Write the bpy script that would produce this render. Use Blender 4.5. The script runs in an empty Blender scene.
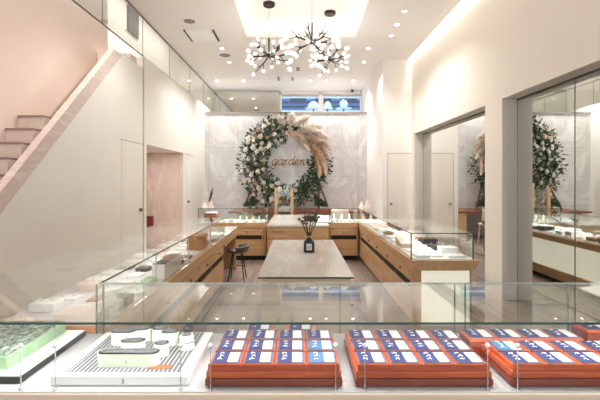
import bpy, bmesh, math, random
from mathutils import Vector, Matrix
random.seed(7)
PI = math.pi
scene = bpy.context.scene
COL = scene.collection

# ------------------------------------------------------------------ materials
def lin(c):
    out = []
    for v in c[:3]:
        v = v / 255.0
        out.append(v / 12.92 if v <= 0.04045 else ((v + 0.055) / 1.055) ** 2.4)
    return (out[0], out[1], out[2], 1.0)

def new_mat(name):
    m = bpy.data.materials.new(name)
    m.use_nodes = True
    nt = m.node_tree
    nt.nodes.clear()
    out = nt.nodes.new('ShaderNodeOutputMaterial')
    return m, nt, out

def plain(name, rgb, rough=0.5, metal=0.0, var=0.05, scale=6.0, emit=0.0, emit_rgb=None, spec=0.5, bump=0.0):
    m, nt, out = new_mat(name)
    b = nt.nodes.new('ShaderNodeBsdfPrincipled')
    tc = nt.nodes.new('ShaderNodeTexCoord')
    nz = nt.nodes.new('ShaderNodeTexNoise'); nz.inputs['Scale'].default_value = scale
    nz.inputs['Detail'].default_value = 3
    nt.links.new(tc.outputs['Object'], nz.inputs['Vector'])
    ramp = nt.nodes.new('ShaderNodeValToRGB')
    c = lin(rgb)
    ramp.color_ramp.elements[0].position = 0.3
    ramp.color_ramp.elements[1].position = 0.7
    ramp.color_ramp.elements[0].color = (c[0]*(1-var), c[1]*(1-var), c[2]*(1-var), 1)
    ramp.color_ramp.elements[1].color = (min(1, c[0]*(1+var)), min(1, c[1]*(1+var)), min(1, c[2]*(1+var)), 1)
    nt.links.new(nz.outputs['Fac'], ramp.inputs['Fac'])
    nt.links.new(ramp.outputs['Color'], b.inputs['Base Color'])
    b.inputs['Roughness'].default_value = rough
    b.inputs['Metallic'].default_value = metal
    b.inputs['Specular IOR Level'].default_value = spec
    if bump:
        bp = nt.nodes.new('ShaderNodeBump'); bp.inputs['Strength'].default_value = bump
        nt.links.new(nz.outputs['Fac'], bp.inputs['Height'])
        nt.links.new(bp.outputs['Normal'], b.inputs['Normal'])
    if emit:
        b.inputs['Emission Color'].default_value = lin(emit_rgb or rgb)
        b.inputs['Emission Strength'].default_value = emit
    nt.links.new(b.outputs['BSDF'], out.inputs['Surface'])
    return m

def wood(name, dark, light, axis='x', scale=3.0, rough=0.4, planks=None):
    """streaky grain along one axis; planks=(length,width) adds board seams"""
    m, nt, out = new_mat(name)
    b = nt.nodes.new('ShaderNodeBsdfPrincipled')
    g = nt.nodes.new('ShaderNodeNewGeometry')
    mp = nt.nodes.new('ShaderNodeMapping')
    s = {'x': (0.6, 9, 9), 'y': (9, 0.6, 9), 'z': (9, 9, 0.6)}[axis]
    mp.inputs['Scale'].default_value = s
    nt.links.new(g.outputs['Position'], mp.inputs['Vector'])
    nz = nt.nodes.new('ShaderNodeTexNoise')
    nz.inputs['Scale'].default_value = scale; nz.inputs['Detail'].default_value = 6
    nz.inputs['Distortion'].default_value = 0.6
    nt.links.new(mp.outputs['Vector'], nz.inputs['Vector'])
    r = nt.nodes.new('ShaderNodeValToRGB')
    r.color_ramp.elements[0].position = 0.3; r.color_ramp.elements[1].position = 0.72
    r.color_ramp.elements[0].color = lin(dark); r.color_ramp.elements[1].color = lin(light)
    nt.links.new(nz.outputs['Fac'], r.inputs['Fac'])
    last = r.outputs['Color']
    if planks:
        mp2 = nt.nodes.new('ShaderNodeMapping')
        mp2.inputs['Rotation'].default_value = (0, 0, PI/2)
        nt.links.new(g.outputs['Position'], mp2.inputs['Vector'])
        bk = nt.nodes.new('ShaderNodeTexBrick')
        bk.inputs['Scale'].default_value = 1.0
        bk.inputs['Brick Width'].default_value = planks[0]
        bk.inputs['Row Height'].default_value = planks[1]
        bk.inputs['Mortar Size'].default_value = 0.004
        bk.inputs['Color1'].default_value = (1, 1, 1, 1)
        bk.inputs['Color2'].default_value = (0.72, 0.72, 0.72, 1)
        bk.inputs['Mortar'].default_value = (0.45, 0.42, 0.4, 1)
        nt.links.new(mp2.outputs['Vector'], bk.inputs['Vector'])
        mx = nt.nodes.new('ShaderNodeMixRGB'); mx.blend_type = 'MULTIPLY'; mx.inputs[0].default_value = 1
        nt.links.new(last, mx.inputs[1]); nt.links.new(bk.outputs['Color'], mx.inputs[2])
        last = mx.outputs['Color']
    nt.links.new(last, b.inputs['Base Color'])
    b.inputs['Roughness'].default_value = rough
    nt.links.new(b.outputs['BSDF'], out.inputs['Surface'])
    return m

def marble(name, base, vein, scale=1.2, rough=0.25, tiles=None, stretch=(1, 1, 1), amount=0.55):
    m, nt, out = new_mat(name)
    b = nt.nodes.new('ShaderNodeBsdfPrincipled')
    g = nt.nodes.new('ShaderNodeNewGeometry')
    mp = nt.nodes.new('ShaderNodeMapping'); mp.inputs['Scale'].default_value = stretch
    mp.inputs['Rotation'].default_value = (0.2, 0.5, 0.3)
    nt.links.new(g.outputs['Position'], mp.inputs['Vector'])
    nz = nt.nodes.new('ShaderNodeTexNoise'); nz.inputs['Scale'].default_value = scale
    nz.inputs['Detail'].default_value = 8; nz.inputs['Roughness'].default_value = 0.62
    nz.inputs['Distortion'].default_value = 1.6
    nt.links.new(mp.outputs['Vector'], nz.inputs['Vector'])
    r = nt.nodes.new('ShaderNodeValToRGB')
    e = r.color_ramp.elements
    e[0].position = 0.32; e[0].color = lin(base)
    e[1].position = 0.75; e[1].color = lin(base)
    v = e.new(0.5)
    lb, lv = lin(base), lin(vein)
    v.color = tuple(lb[i]*(1-amount)+lv[i]*amount for i in range(3)) + (1,)
    k = e.new(0.42); k.color = tuple(lb[i]*(1-amount*0.35)+lv[i]*amount*0.35 for i in range(3)) + (1,)
    nt.links.new(nz.outputs['Fac'], r.inputs['Fac'])
    last = r.outputs['Color']
    if tiles:
        mp2 = nt.nodes.new('ShaderNodeMapping'); mp2.inputs['Rotation'].default_value = (PI/2, 0, 0)
        nt.links.new(g.outputs['Position'], mp2.inputs['Vector'])
        bk = nt.nodes.new('ShaderNodeTexBrick'); bk.offset = 0.0
        bk.inputs['Scale'].default_value = 1.0
        bk.inputs['Brick Width'].default_value = tiles[0]; bk.inputs['Row Height'].default_value = tiles[1]
        bk.inputs['Mortar Size'].default_value = 0.006
        bk.inputs['Color1'].default_value = (1, 1, 1, 1); bk.inputs['Color2'].default_value = (0.93, 0.93, 0.93, 1)
        bk.inputs['Mortar'].default_value = (0.72, 0.71, 0.70, 1)
        nt.links.new(mp2.outputs['Vector'], bk.inputs['Vector'])
        mx = nt.nodes.new('ShaderNodeMixRGB'); mx.blend_type = 'MULTIPLY'; mx.inputs[0].default_value = 1
        nt.links.new(last, mx.inputs[1]); nt.links.new(bk.outputs['Color'], mx.inputs[2])
        last = mx.outputs['Color']
    nt.links.new(last, b.inputs['Base Color'])
    b.inputs['Roughness'].default_value = rough
    nt.links.new(b.outputs['BSDF'], out.inputs['Surface'])
    return m

def glass(name, tint=(0.97, 0.985, 0.975), ior=1.45, rough=0.0, floor=0.0):
    """thin sheet: see-through, mirror-like at a glance angle"""
    m, nt, out = new_mat(name)
    t = nt.nodes.new('ShaderNodeBsdfTransparent'); t.inputs['Color'].default_value = (*tint, 1)
    gl = nt.nodes.new('ShaderNodeBsdfGlossy'); gl.inputs['Roughness'].default_value = rough
    gl.inputs['Color'].default_value = (0.97, 0.97, 0.97, 1)
    lw = nt.nodes.new('ShaderNodeLayerWeight'); lw.inputs['Blend'].default_value = 0.5
    pw = nt.nodes.new('ShaderNodeMath'); pw.operation = 'POWER'; pw.inputs[1].default_value = 5.0
    nt.links.new(lw.outputs['Facing'], pw.inputs[0])
    f0 = ((ior-1)/(ior+1))**2 + floor
    ma = nt.nodes.new('ShaderNodeMath'); ma.operation = 'MULTIPLY_ADD'; ma.use_clamp = True
    ma.inputs[1].default_value = (1-f0)*0.85; ma.inputs[2].default_value = f0
    nt.links.new(pw.outputs[0], ma.inputs[0])
    mix = nt.nodes.new('ShaderNodeMixShader')
    last = ma.outputs[0]
    nt.links.new(last, mix.inputs['Fac'])
    nt.links.new(t.outputs['BSDF'], mix.inputs[1]); nt.links.new(gl.outputs['BSDF'], mix.inputs[2])
    nt.links.new(mix.outputs['Shader'], out.inputs['Surface'])
    return m

def emitter(name, rgb, strength):
    m, nt, out = new_mat(name)
    e = nt.nodes.new('ShaderNodeEmission')
    e.inputs['Color'].default_value = lin(rgb); e.inputs['Strength'].default_value = strength
    nt.links.new(e.outputs['Emission'], out.inputs['Surface'])
    return m

def slats_mat(name, a, c, scale):
    m, nt, out = new_mat(name)
    b = nt.nodes.new('ShaderNodeBsdfPrincipled')
    g = nt.nodes.new('ShaderNodeNewGeometry')
    w = nt.nodes.new('ShaderNodeTexWave'); w.wave_type = 'BANDS'; w.bands_direction = 'X'
    w.inputs['Scale'].default_value = scale; w.inputs['Distortion'].default_value = 0
    nt.links.new(g.outputs['Position'], w.inputs['Vector'])
    r = nt.nodes.new('ShaderNodeValToRGB')
    r.color_ramp.elements[0].position = 0.80; r.color_ramp.elements[1].position = 0.95
    r.color_ramp.elements[0].color = lin(a); r.color_ramp.elements[1].color = lin(c)
    nt.links.new(w.outputs['Fac'], r.inputs['Fac'])
    nt.links.new(r.outputs['Color'], b.inputs['Base Color'])
    b.inputs['Roughness'].default_value = 0.4
    nt.links.new(b.outputs['BSDF'], out.inputs['Surface'])
    return m

M = {}
M['wall_beige'] = plain('wall_beige', (230, 227, 218), 0.55, var=0.02, scale=1.5)
M['wall_cream'] = plain('wall_cream', (239, 231, 220), 0.6, var=0.02, scale=1.5)
M['wall_pink'] = plain('wall_pink', (246, 226, 212), 0.6, var=0.02, scale=1.5)
M['wall_white'] = plain('wall_white', (243, 239, 235), 0.6, var=0.02, scale=1.5)
M['ceiling'] = plain('ceiling_paint', (244, 240, 236), 0.6, var=0.015, scale=1.0)
M['marble_wall'] = marble('marble_wall', (234, 232, 231), (186, 182, 181), 1.1, 0.3, tiles=(0.82, 0.8), amount=0.6)
M['pink_marble'] = marble('pink_marble', (226, 210, 200), (192, 168, 156), 1.3, 0.35, stretch=(3, 3, 0.5), amount=0.6)
M['stringer'] = marble('pink_travertine', (222, 207, 197), (190, 168, 158), 2.0, 0.4, stretch=(1, 1, 3), amount=0.6)
M['tread'] = plain('tread_stone', (222, 205, 194), 0.5, var=0.06, scale=5)
M['nosing'] = plain('nosing_dark', (150, 128, 118), 0.5)
M['stone_top'] = marble('stone_top', (228, 224, 215), (196, 186, 172), 3.0, 0.06, stretch=(2, 0.6, 1), amount=0.5)
M['wood'] = wood('oak_veneer_x', (190, 152, 108), (214, 178, 134), 'x')
M['wood_y'] = wood('oak_veneer_y', (188, 150, 108), (212, 176, 134), 'y')
M['wood_z'] = wood('oak_veneer_z', (188, 150, 108), (210, 174, 132), 'z')
M['wood_trim'] = wood('oak_trim', (182, 146, 106), (204, 168, 126), 'x')
M['wood_pale'] = wood('pale_veneer', (202, 184, 160), (216, 200, 178), 'x', rough=0.5)
M['tray_wood'] = wood('red_tray_wood', (166, 60, 26), (216, 102, 52), 'x', 5, 0.28)
M['tray_dark'] = wood('red_tray_wood_dark', (108, 38, 20), (146, 56, 30), 'x', 5, 0.3)
M['floor'] = wood('floor_boards', (142, 122, 112), (184, 164, 152), 'y', 2.0, 0.35, planks=(1.2, 0.12))
M['desk_top'] = wood('desk_top', (104, 56, 36), (140, 82, 54), 'x', 3, 0.35)
M['slot'] = plain('slot_dark', (38, 28, 22), 0.7)
M['black'] = plain('black_satin', (22, 22, 24), 0.35)
M['black_gloss'] = plain('black_gloss', (14, 14, 15), 0.12)
M['dark_metal'] = plain('dark_bronze', (52, 46, 42), 0.35, 0.7)
M['chrome'] = plain('chrome', (200, 200, 204), 0.15, 1.0)
M['brass'] = plain('brass', (196, 164, 112), 0.28, 1.0)
M['gold'] = plain('gold_letter', (150, 112, 62), 0.35, 0.4)
M['gold_post'] = wood('gilt_wood', (178, 150, 112), (206, 182, 146), 'z', 4, 0.35)
M['white'] = plain('white_acrylic', (246, 246, 244), 0.3, var=0.01)
M['white_matt'] = plain('white_leatherette', (240, 238, 234), 0.6, var=0.03)
M['deck_white'] = plain('deck_white', (240, 240, 236), 0.4, var=0.02)
M['deck_grey'] = plain('deck_grey', (198, 197, 199), 0.4, var=0.03)
M['pink'] = plain('pale_pink_suede', (236, 220, 210), 0.7, var=0.05)
M['blush'] = plain('rose_suede', (212, 184, 172), 0.7, var=0.06)
M['grey_pad'] = plain('grey_pad', (128, 124, 122), 0.6, var=0.08)
M['dark_pad'] = plain('charcoal_pad', (56, 52, 52), 0.6, var=0.1)
M['leather'] = plain('tan_leather', (158, 98, 58), 0.45, var=0.1, scale=12)
M['brown_dark'] = plain('brown_leather', (82, 46, 34), 0.5, var=0.1)
M['maroon'] = plain('maroon_panel', (122, 46, 36), 0.5, var=0.08)
M['mint'] = plain('mint_white', (242, 250, 228), 0.35, var=0.02)
M['mint_top'] = plain('pave_grey', (112, 112, 118), 0.35, 0.4, var=0.5, scale=160)
M['green_stone'] = plain('pale_green_stone', (196, 222, 190), 0.4, var=0.08)
M['green_block'] = glass('green_glass_block', (0.66, 0.86, 0.70), 1.5, floor=0.06)
M['green_face'] = marble('green_striped_glass', (186, 206, 186), (38, 58, 46), 14, 0.15, stretch=(3.0, 1, 1), amount=1.0)
M['green_slab'] = plain('green_glass_slab', (158, 192, 150), 0.2, var=0.15, scale=14)
M['orange_wood'] = wood('orange_wood', (196, 120, 62), (222, 150, 90), 'x')
M['silver'] = plain('silver_metal', (232, 234, 240), 0.2, 0.9, var=0.03)
M['navy'] = plain('navy_velvet', (36, 44, 98), 0.7, var=0.12, scale=40)
M['navy_glare'] = plain('teal_blue_velvet', (62, 104, 148), 0.6, var=0.15, scale=40)  # navy velvet with reflected glare painted into its colour
M['card_rim'] = plain('grey_card_rim', (92, 88, 104), 0.5)
M['paper'] = plain('white_paper', (222, 218, 216), 0.6, var=0.03, scale=60)
M['mirror'] = plain('mirror_silver', (232, 234, 230), 0.0, 1.0, var=0.0)
M['mirror_dim'] = plain('tinted_mirror', (206, 204, 198), 0.03, 1.0, var=0.0)
M['glass'] = glass('clear_glass')
M['acrylic'] = glass('clear_acrylic', (0.98, 0.98, 0.98), 1.3)
M['rail_glass'] = glass('balustrade_glass', (0.88, 0.90, 0.89), 1.5, floor=0.10)
M['edge_green'] = plain('green_glass_edge', (52, 112, 92), 0.15, var=0.1)
M['edge_deep'] = plain('deep_green_glass_edge', (18, 66, 54), 0.2, var=0.1)
M['edge_dark'] = plain('dark_glass_edge', (78, 84, 78), 0.2)
M['edge_light'] = plain('pale_glass_edge', (204, 216, 208), 0.2)
M['backlit'] = plain('backlit_panel', (234, 232, 216), 0.5, var=0.04, scale=4, emit=0.42, emit_rgb=(240, 238, 218))
M['bulb'] = plain('frosted_bulb', (252, 250, 246), 0.4, emit=0.55, emit_rgb=(255, 250, 242))
M['led'] = emitter('led_strip', (255, 246, 236), 4.0)
M['lamp'] = emitter('downlight_lamp', (255, 248, 238), 14.0)
M['grille'] = plain('grey_grille', (140, 134, 130), 0.6)
M['leaf'] = plain('leaf_green', (52, 78, 48), 0.55, var=0.45, scale=9)
M['leaf_light'] = plain('leaf_sage', (106, 128, 92), 0.6, var=0.35, scale=9)
M['rose_white'] = plain('rose_white', (246, 242, 232), 0.6, var=0.04, scale=20)
M['rose_cream'] = plain('rose_cream', (238, 224, 204), 0.6, var=0.05, scale=20)
M['rose_dusty'] = plain('rose_dusty', (206, 172, 164), 0.6, var=0.08, scale=20)
M['pampas'] = plain('pampas_blush', (246, 226, 210), 0.8, var=0.08, scale=8)
M['pampas_white'] = plain('pampas_cream', (248, 238, 228), 0.8, var=0.04, scale=8)
M['pampas_tan'] = plain('pampas_tan', (238, 206, 178), 0.8, var=0.1, scale=8)
M['branch_brown'] = plain('stand_wood', (92, 52, 36), 0.5, var=0.2)
M['slats'] = slats_mat('brushed_slats', (92, 92, 98), (214, 214, 218), 18.0)
M['blue_facade'] = plain('blue_facade', (70, 104, 146), 0.6, var=0.2, scale=1.2, emit=0.7, emit_rgb=(84, 124, 172))  # the blue street materials glow to imitate daylight on the building
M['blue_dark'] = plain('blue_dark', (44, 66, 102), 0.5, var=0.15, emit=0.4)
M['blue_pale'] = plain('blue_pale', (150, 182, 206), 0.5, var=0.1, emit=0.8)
M['lantern'] = plain('lantern_white', (206, 224, 236), 0.5, emit=0.35)
M['gap'] = plain('joint_shadow', (186, 177, 167), 0.7)
M['mark'] = plain('dark_mark', (40, 40, 40), 0.6)
M['seat'] = plain('stool_leather', (92, 86, 84), 0.35, var=0.1)
M['chair_white'] = plain('chair_white', (238, 232, 224), 0.4)
M['plug'] = plain('knob_grey', (120, 112, 104), 0.3, 0.5)

# ------------------------------------------------------------------ geometry helpers
WL = {}      # object name -> world position (all placed without rotation while building)

class MB:
    def __init__(self):
        self.v, self.f, self.mi, self.sm = [], [], [], []
        self.cur = 0; self.smooth = False
    def _add(self, vs, fs):
        o = len(self.v)
        self.v += [tuple(p) for p in vs]
        for f in fs:
            self.f.append(tuple(i + o for i in f)); self.mi.append(self.cur); self.sm.append(self.smooth)
    def box(self, x0, x1, y0, y1, z0, z1):
        if x0 > x1: x0, x1 = x1, x0
        if y0 > y1: y0, y1 = y1, y0
        if z0 > z1: z0, z1 = z1, z0
        vs = [(x0,y0,z0),(x1,y0,z0),(x1,y1,z0),(x0,y1,z0),(x0,y0,z1),(x1,y0,z1),(x1,y1,z1),(x0,y1,z1)]
        self._add(vs, [(0,3,2,1),(4,5,6,7),(0,1,5,4),(1,2,6,5),(2,3,7,6),(3,0,4,7)])
        return self
    def bbox(self, x0, x1, y0, y1, z0, z1, b):
        """box with chamfered edges"""
        bm = bmesh.new()
        bmesh.ops.create_cube(bm, size=1)
        for v in bm.verts:
            v.co = Vector(((x0+x1)/2 + v.co.x*(x1-x0), (y0+y1)/2 + v.co.y*(y1-y0), (z0+z1)/2 + v.co.z*(z1-z0)))
        bmesh.ops.bevel(bm, geom=bm.edges[:], offset=b, segments=2, affect='EDGES', profile=0.6)
        bm.verts.index_update()
        self._add([v.co for v in bm.verts], [[v.index for v in f.verts] for f in bm.faces])
        bm.free(); return self
    def prism(self, poly, a0, a1, axis):
        """poly in the plane normal to axis: x->(y,z), y->(x,z), z->(x,y)"""
        def P(p, a):
            if axis == 'x': return (a, p[0], p[1])
            if axis == 'y': return (p[0], a, p[1])
            return (p[0], p[1], a)
        n = len(poly)
        vs = [P(p, a0) for p in poly] + [P(p, a1) for p in poly]
        fs = [tuple(range(n)), tuple(range(2*n-1, n-1, -1))]
        for i in range(n):
            j = (i+1) % n
            fs.append((i, i+n, j+n, j))
        self._add(vs, fs); return self
    def lathe(self, prof, c=(0,0,0), n=20, sx=1, sy=1):
        """prof: list of (r,z) from bottom to top"""
        vs, fs = [], []
        for r, z in prof:
            for k in range(n):
                a = 2*PI*k/n
                vs.append((c[0]+r*math.cos(a)*sx, c[1]+r*math.sin(a)*sy, c[2]+z))
        m = len(prof)
        for i in range(m-1):
            for k in range(n):
                k2 = (k+1) % n
                fs.append((i*n+k, i*n+k2, (i+1)*n+k2, (i+1)*n+k))
        fs.append(tuple(range(n-1, -1, -1)))
        fs.append(tuple((m-1)*n+k for k in range(n)))
        self._add(vs, fs); return self
    def tube(self, pts, rad, n=6):
        pts = [Vector(p) for p in pts]
        if not isinstance(rad, (list, tuple)): rad = [rad]*len(pts)
        vs, fs = [], []
        for i, p in enumerate(pts):
            d = (pts[min(i+1, len(pts)-1)] - pts[max(i-1, 0)]).normalized()
            up = Vector((0,0,1)) if abs(d.z) < 0.9 else Vector((1,0,0))
            u = d.cross(up).normalized(); w = d.cross(u).normalized()
            for k in range(n):
                a = 2*PI*k/n
                vs.append(p + (u*math.cos(a) + w*math.sin(a))*rad[i])
        for i in range(len(pts)-1):
            for k in range(n):
                k2 = (k+1) % n
                fs.append((i*n+k, i*n+k2, (i+1)*n+k2, (i+1)*n+k))
        fs.append(tuple(range(n-1, -1, -1))); fs.append(tuple((len(pts)-1)*n+k for k in range(n)))
        self._add(vs, fs); return self
    def ball(self, c, r, sx=1, sy=1, sz=1, n=12, m=8, rot=None):
        vs, fs = [], []
        for i in range(1, m):
            t = PI*i/m
            for k in range(n):
                a = 2*PI*k/n
                p = Vector((r*sx*math.sin(t)*math.cos(a), r*sy*math.sin(t)*math.sin(a), -r*sz*math.cos(t)))
                if rot: p = rot @ p
                vs.append(p + Vector(c))
        b = Vector((0,0,-r*sz)); t_ = Vector((0,0,r*sz))
        if rot: b = rot @ b; t_ = rot @ t_
        vs.append(b + Vector(c)); vs.append(t_ + Vector(c))
        nb, nt_ = len(vs)-2, len(vs)-1
        for i in range(m-2):
            for k in range(n):
                k2 = (k+1) % n
                fs.append((i*n+k, i*n+k2, (i+1)*n+k2, (i+1)*n+k))
        for k in range(n):
            k2 = (k+1) % n
            fs.append((nb, k2, k)); fs.append((nt_, (m-2)*n+k, (m-2)*n+k2))
        self._add(vs, fs); return self
    def poly(self, pts):
        self._add(pts, [tuple(range(len(pts)))]); return self
    def build(self, name, mat, parent=None, origin='base', recalc=True):
        if origin == 'base':
            xs = [p[0] for p in self.v]; ys = [p[1] for p in self.v]; zs = [p[2] for p in self.v]
            c = Vector(((min(xs)+max(xs))/2, (min(ys)+max(ys))/2, min(zs)))
        else:
            c = Vector(origin)
        me = bpy.data.meshes.new(name)
        me.from_pydata([Vector(p)-c for p in self.v], [], self.f)
        mats = mat if isinstance(mat, (list, tuple)) else [mat]
        for m in mats: me.materials.append(M[m] if isinstance(m, str) else m)
        for i, p in enumerate(me.polygons):
            p.material_index = self.mi[i]; p.use_smooth = self.sm[i]
        if recalc:
            bm = bmesh.new(); bm.from_mesh(me)
            bmesh.ops.recalc_face_normals(bm, faces=bm.faces); bm.to_mesh(me); bm.free()
        me.update()
        o = bpy.data.objects.new(name, me); COL.objects.link(o)
        WL[o.name] = c.copy()
        if parent is not None:
            o.parent = parent; o.location = c - WL[parent.name]
        else:
            o.location = c
        return o

def box(name, mat, x0, x1, y0, y1, z0, z1, parent=None, b=0):
    m = MB()
    if b: m.bbox(x0, x1, y0, y1, z0, z1, b)
    else: m.box(x0, x1, y0, y1, z0, z1)
    return m.build(name, mat, parent)

def tag(o, label=None, cat=None, group=None, kind=None):
    if label: o['label'] = label
    if cat: o['category'] = cat
    if group: o['group'] = group
    if kind: o['kind'] = kind
    return o

def thing(name, label, cat, loc=(0,0,0), group=None):
    o = bpy.data.objects.new(name, None); COL.objects.link(o)
    o.location = loc; o.empty_display_size = 0.05
    WL[o.name] = Vector(loc)
    return tag(o, label, cat, group)

def struct(o, label=None, cat=None):
    o['kind'] = 'structure'
    if label: tag(o, label, cat)
    return o

def copy_tree(o, parent=None):
    c = o.copy(); COL.objects.link(c)
    if parent is not None: c.parent = parent
    for ch in list(o.children):
        copy_tree(ch, c)
    return c

ORD = ['first', 'second', 'third', 'fourth', 'fifth', 'sixth', 'seventh', 'eighth', 'ninth', 'tenth', 'eleventh',
       'twelfth', 'thirteenth', 'fourteenth', 'fifteenth', 'sixteenth']

# ------------------------------------------------------------------ camera
cam = bpy.data.cameras.new('camera'); cam.sensor_width = 36; cam.lens = 24
cam.shift_x = 2/600; cam.shift_y = -20/600; cam.clip_start = 0.05
co = bpy.data.objects.new('camera', cam); COL.objects.link(co)
co.location = (0, 0, 1.5); co.rotation_euler = (PI/2, 0, 0)
scene.camera = co

# ------------------------------------------------------------------ setting
XL, XR, XM, YB, ZC = -2.56, 2.55, 2.74, 11.0, 4.19
Y0 = -0.6
struct(box('floor', 'floor', -5.2, 3.0, Y0, 12.6, -0.12, 0.0), 'taupe wood plank floor of the shop', 'floor')

# left wall
ml = MB()
ml.prism([(2.05, 0), (6.62, 0), (6.62, 3.34), (5.78, 3.34)], XL, XL-0.10, 'x')
struct(ml.build('wall_left', 'wall_beige'), 'smooth beige panel wall below the sloping stair stringer', 'wall')
mb = MB()
mb.box(XL, XL-0.12, 6.62, 6.76, 0, 3.55); mb.box(XL, XL-0.12, 6.76, 8.90, 2.1, 3.55); mb.box(XL, XL-0.12, 8.90, 12.1, 0, 3.55)
struct(mb.build('wall_left_rear', 'wall_beige'), 'beige wall around the passage opening, under the glass balustrade', 'wall')
struct(box('trim_1', 'gap', XL, XL+0.012, 6.60, 6.63, 0, 3.53), 'narrow vertical joint strip beside the passage opening', 'trim')
# passage recess
struct(box('wall_passage', 'pink_marble', -3.40, XL+0.002, 8.885, 8.90, 0, 2.1), 'pink veined marble side wall of the passage', 'wall')
struct(box('wall_passage_back', 'pink_marble', -3.46, -3.40, 6.62, 9.0, 0, 2.1), 'pink veined marble back wall of the passage', 'wall')
struct(box('ceiling_passage', 'wall_cream', -3.46, XL-0.12, 6.62, 9.0, 2.1, 2.16), 'low ceiling of the passage', 'ceiling')
# stair void
struct(box('wall_stair', 'wall_pink', -3.05, -2.95, Y0, 6.2, 0, 5.3), 'pale pink plaster wall beside the stairs', 'wall')
struct(box('wall_stair_end', 'wall_pink', -3.6, XL-0.14, 6.64, 6.72, 2.2, 3.4), None)
struct(box('floor_upper', 'wall_cream', -3.6, XL-0.001, 6.73, 12.1, 3.38, 3.54), 'edge of the upper floor slab', 'floor')
struct(box('wall_upper', 'wall_cream', -3.7, -3.6, 6.2, 12.1, 2.2, 5.3), 'cream wall of the upper corridor', 'wall')
struct(box('ceiling_upper', 'ceiling', -3.7, XL-0.04, Y0, 12.1, 5.3, 5.4), 'ceiling over the stairs and upper corridor', 'ceiling')
struct(box('wall_upper_back', 'wall_cream', -3.7, XL, 12.1, 12.2, 2.2, 5.4), None)
p = box('picture_frame', 'dark_pad', -3.6, -3.57, 8.42, 8.98, 4.66, 5.2)
tag(p, 'dark upright picture on the upper corridor wall behind the glass', 'picture')

# balustrade glass, one panel per bay
ys = [3.3, 4.55, 5.25, 6.62, 8.0, 9.5, 10.9, 12.0]
nm = ['nearest the camera over the pink stair wall', 'second bay over the pink stair wall', 'above the stair landing',
      'just past the stair landing above the passage opening', 'above the far side of the passage',
      'second from the back wall', 'last before the back wall']
for i in range(7):
    t = thing('balustrade_panel', 'glass balustrade panel ' + nm[i], 'glass panel', (XL, (ys[i]+ys[i+1])/2, 3.55), 'glass balustrade panels')
    m = MB(); m.box(XL-0.012, XL-0.004, ys[i]+0.003, ys[i+1]-0.006, 3.555, ZC-0.002)
    m.build('glass_pane', 'rail_glass', t)
    box('bottom_rail', 'edge_dark' if i < 3 else 'gap', XL-0.02, XL+0.002, ys[i], ys[i+1], 3.546, 3.555, t)
    box('joint', 'edge_dark', XL-0.013, XL-0.003, ys[i+1]-0.004, ys[i+1]-0.001, 3.555, ZC-0.004, t)
struct(box('trim_2', 'grille', XL-0.02, XL+0.015, Y0, 12.0, ZC-0.006, ZC+0.02), 'dark channel along the ceiling above the glass', 'trim')

# back: marble partition, clerestory, right block
struct(box('wall_back', 'marble_wall', XL, 2.0, YB, 11.9, 0, 3.34), 'pale grey veined marble tile wall behind the flower arch', 'wall')
struct(box('trim_3', 'grille', XL, 2.0, YB-0.02, YB+0.02, 3.335, 3.365), 'thin dark ledge along the top of the marble wall', 'trim')
mw = MB()
mw.box(XL, 2.0, 12.0, 12.12, 3.0, 3.50); mw.box(XL, 2.0, 12.0, 12.12, 4.12, 4.3)
mw.box(-2.56, -0.54, 12.0, 12.12, 3.5, 4.12); mw.box(1.92, 2.0, 12.0, 12.12, 3.5, 4.12)
struct(mw.build('wall_back_upper', 'wall_white'), 'white wall strip holding the two high windows', 'wall')
t = thing('mirror_panel', 'greyish reflecting glass strip beside the high windows above the marble wall', 'mirror', (-1.55, 11.99, 3.4))
box('glass_pane', 'mirror_dim', -2.55, -0.56, 11.985, 11.998, 3.36, 4.21, t)
for i, (a, b_) in enumerate([(-0.54, 0.67), (0.71, 1.92)]):
    w = MB()
    w.box(a, a+0.05, 11.96, 12.10, 3.50, 4.12); w.box(b_-0.05, b_, 11.96, 12.10, 3.50, 4.12)
    w.box(a, b_, 11.96, 12.10, 4.06, 4.12); w.box(a, b_, 11.96, 12.10, 3.50, 3.55)
    wo = w.build('window_%d' % (i+1), 'wall_white'); struct(wo, ['high window beside the mirror strip, blue view outside', 'high window next to the white pillar, blue view outside'][i], 'window')
    box('window_glass', 'glass', a+0.05, b_-0.05, 12.03, 12.04, 3.55, 4.06, wo)
    box('blind_roll', 'gap', a+0.04, b_-0.04, 11.95, 12.0, 4.0, 4.05, wo)
struct(box('trim_4', 'wall_white', 0.67, 0.71, 11.96, 12.10, 3.36, 4.12))
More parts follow.
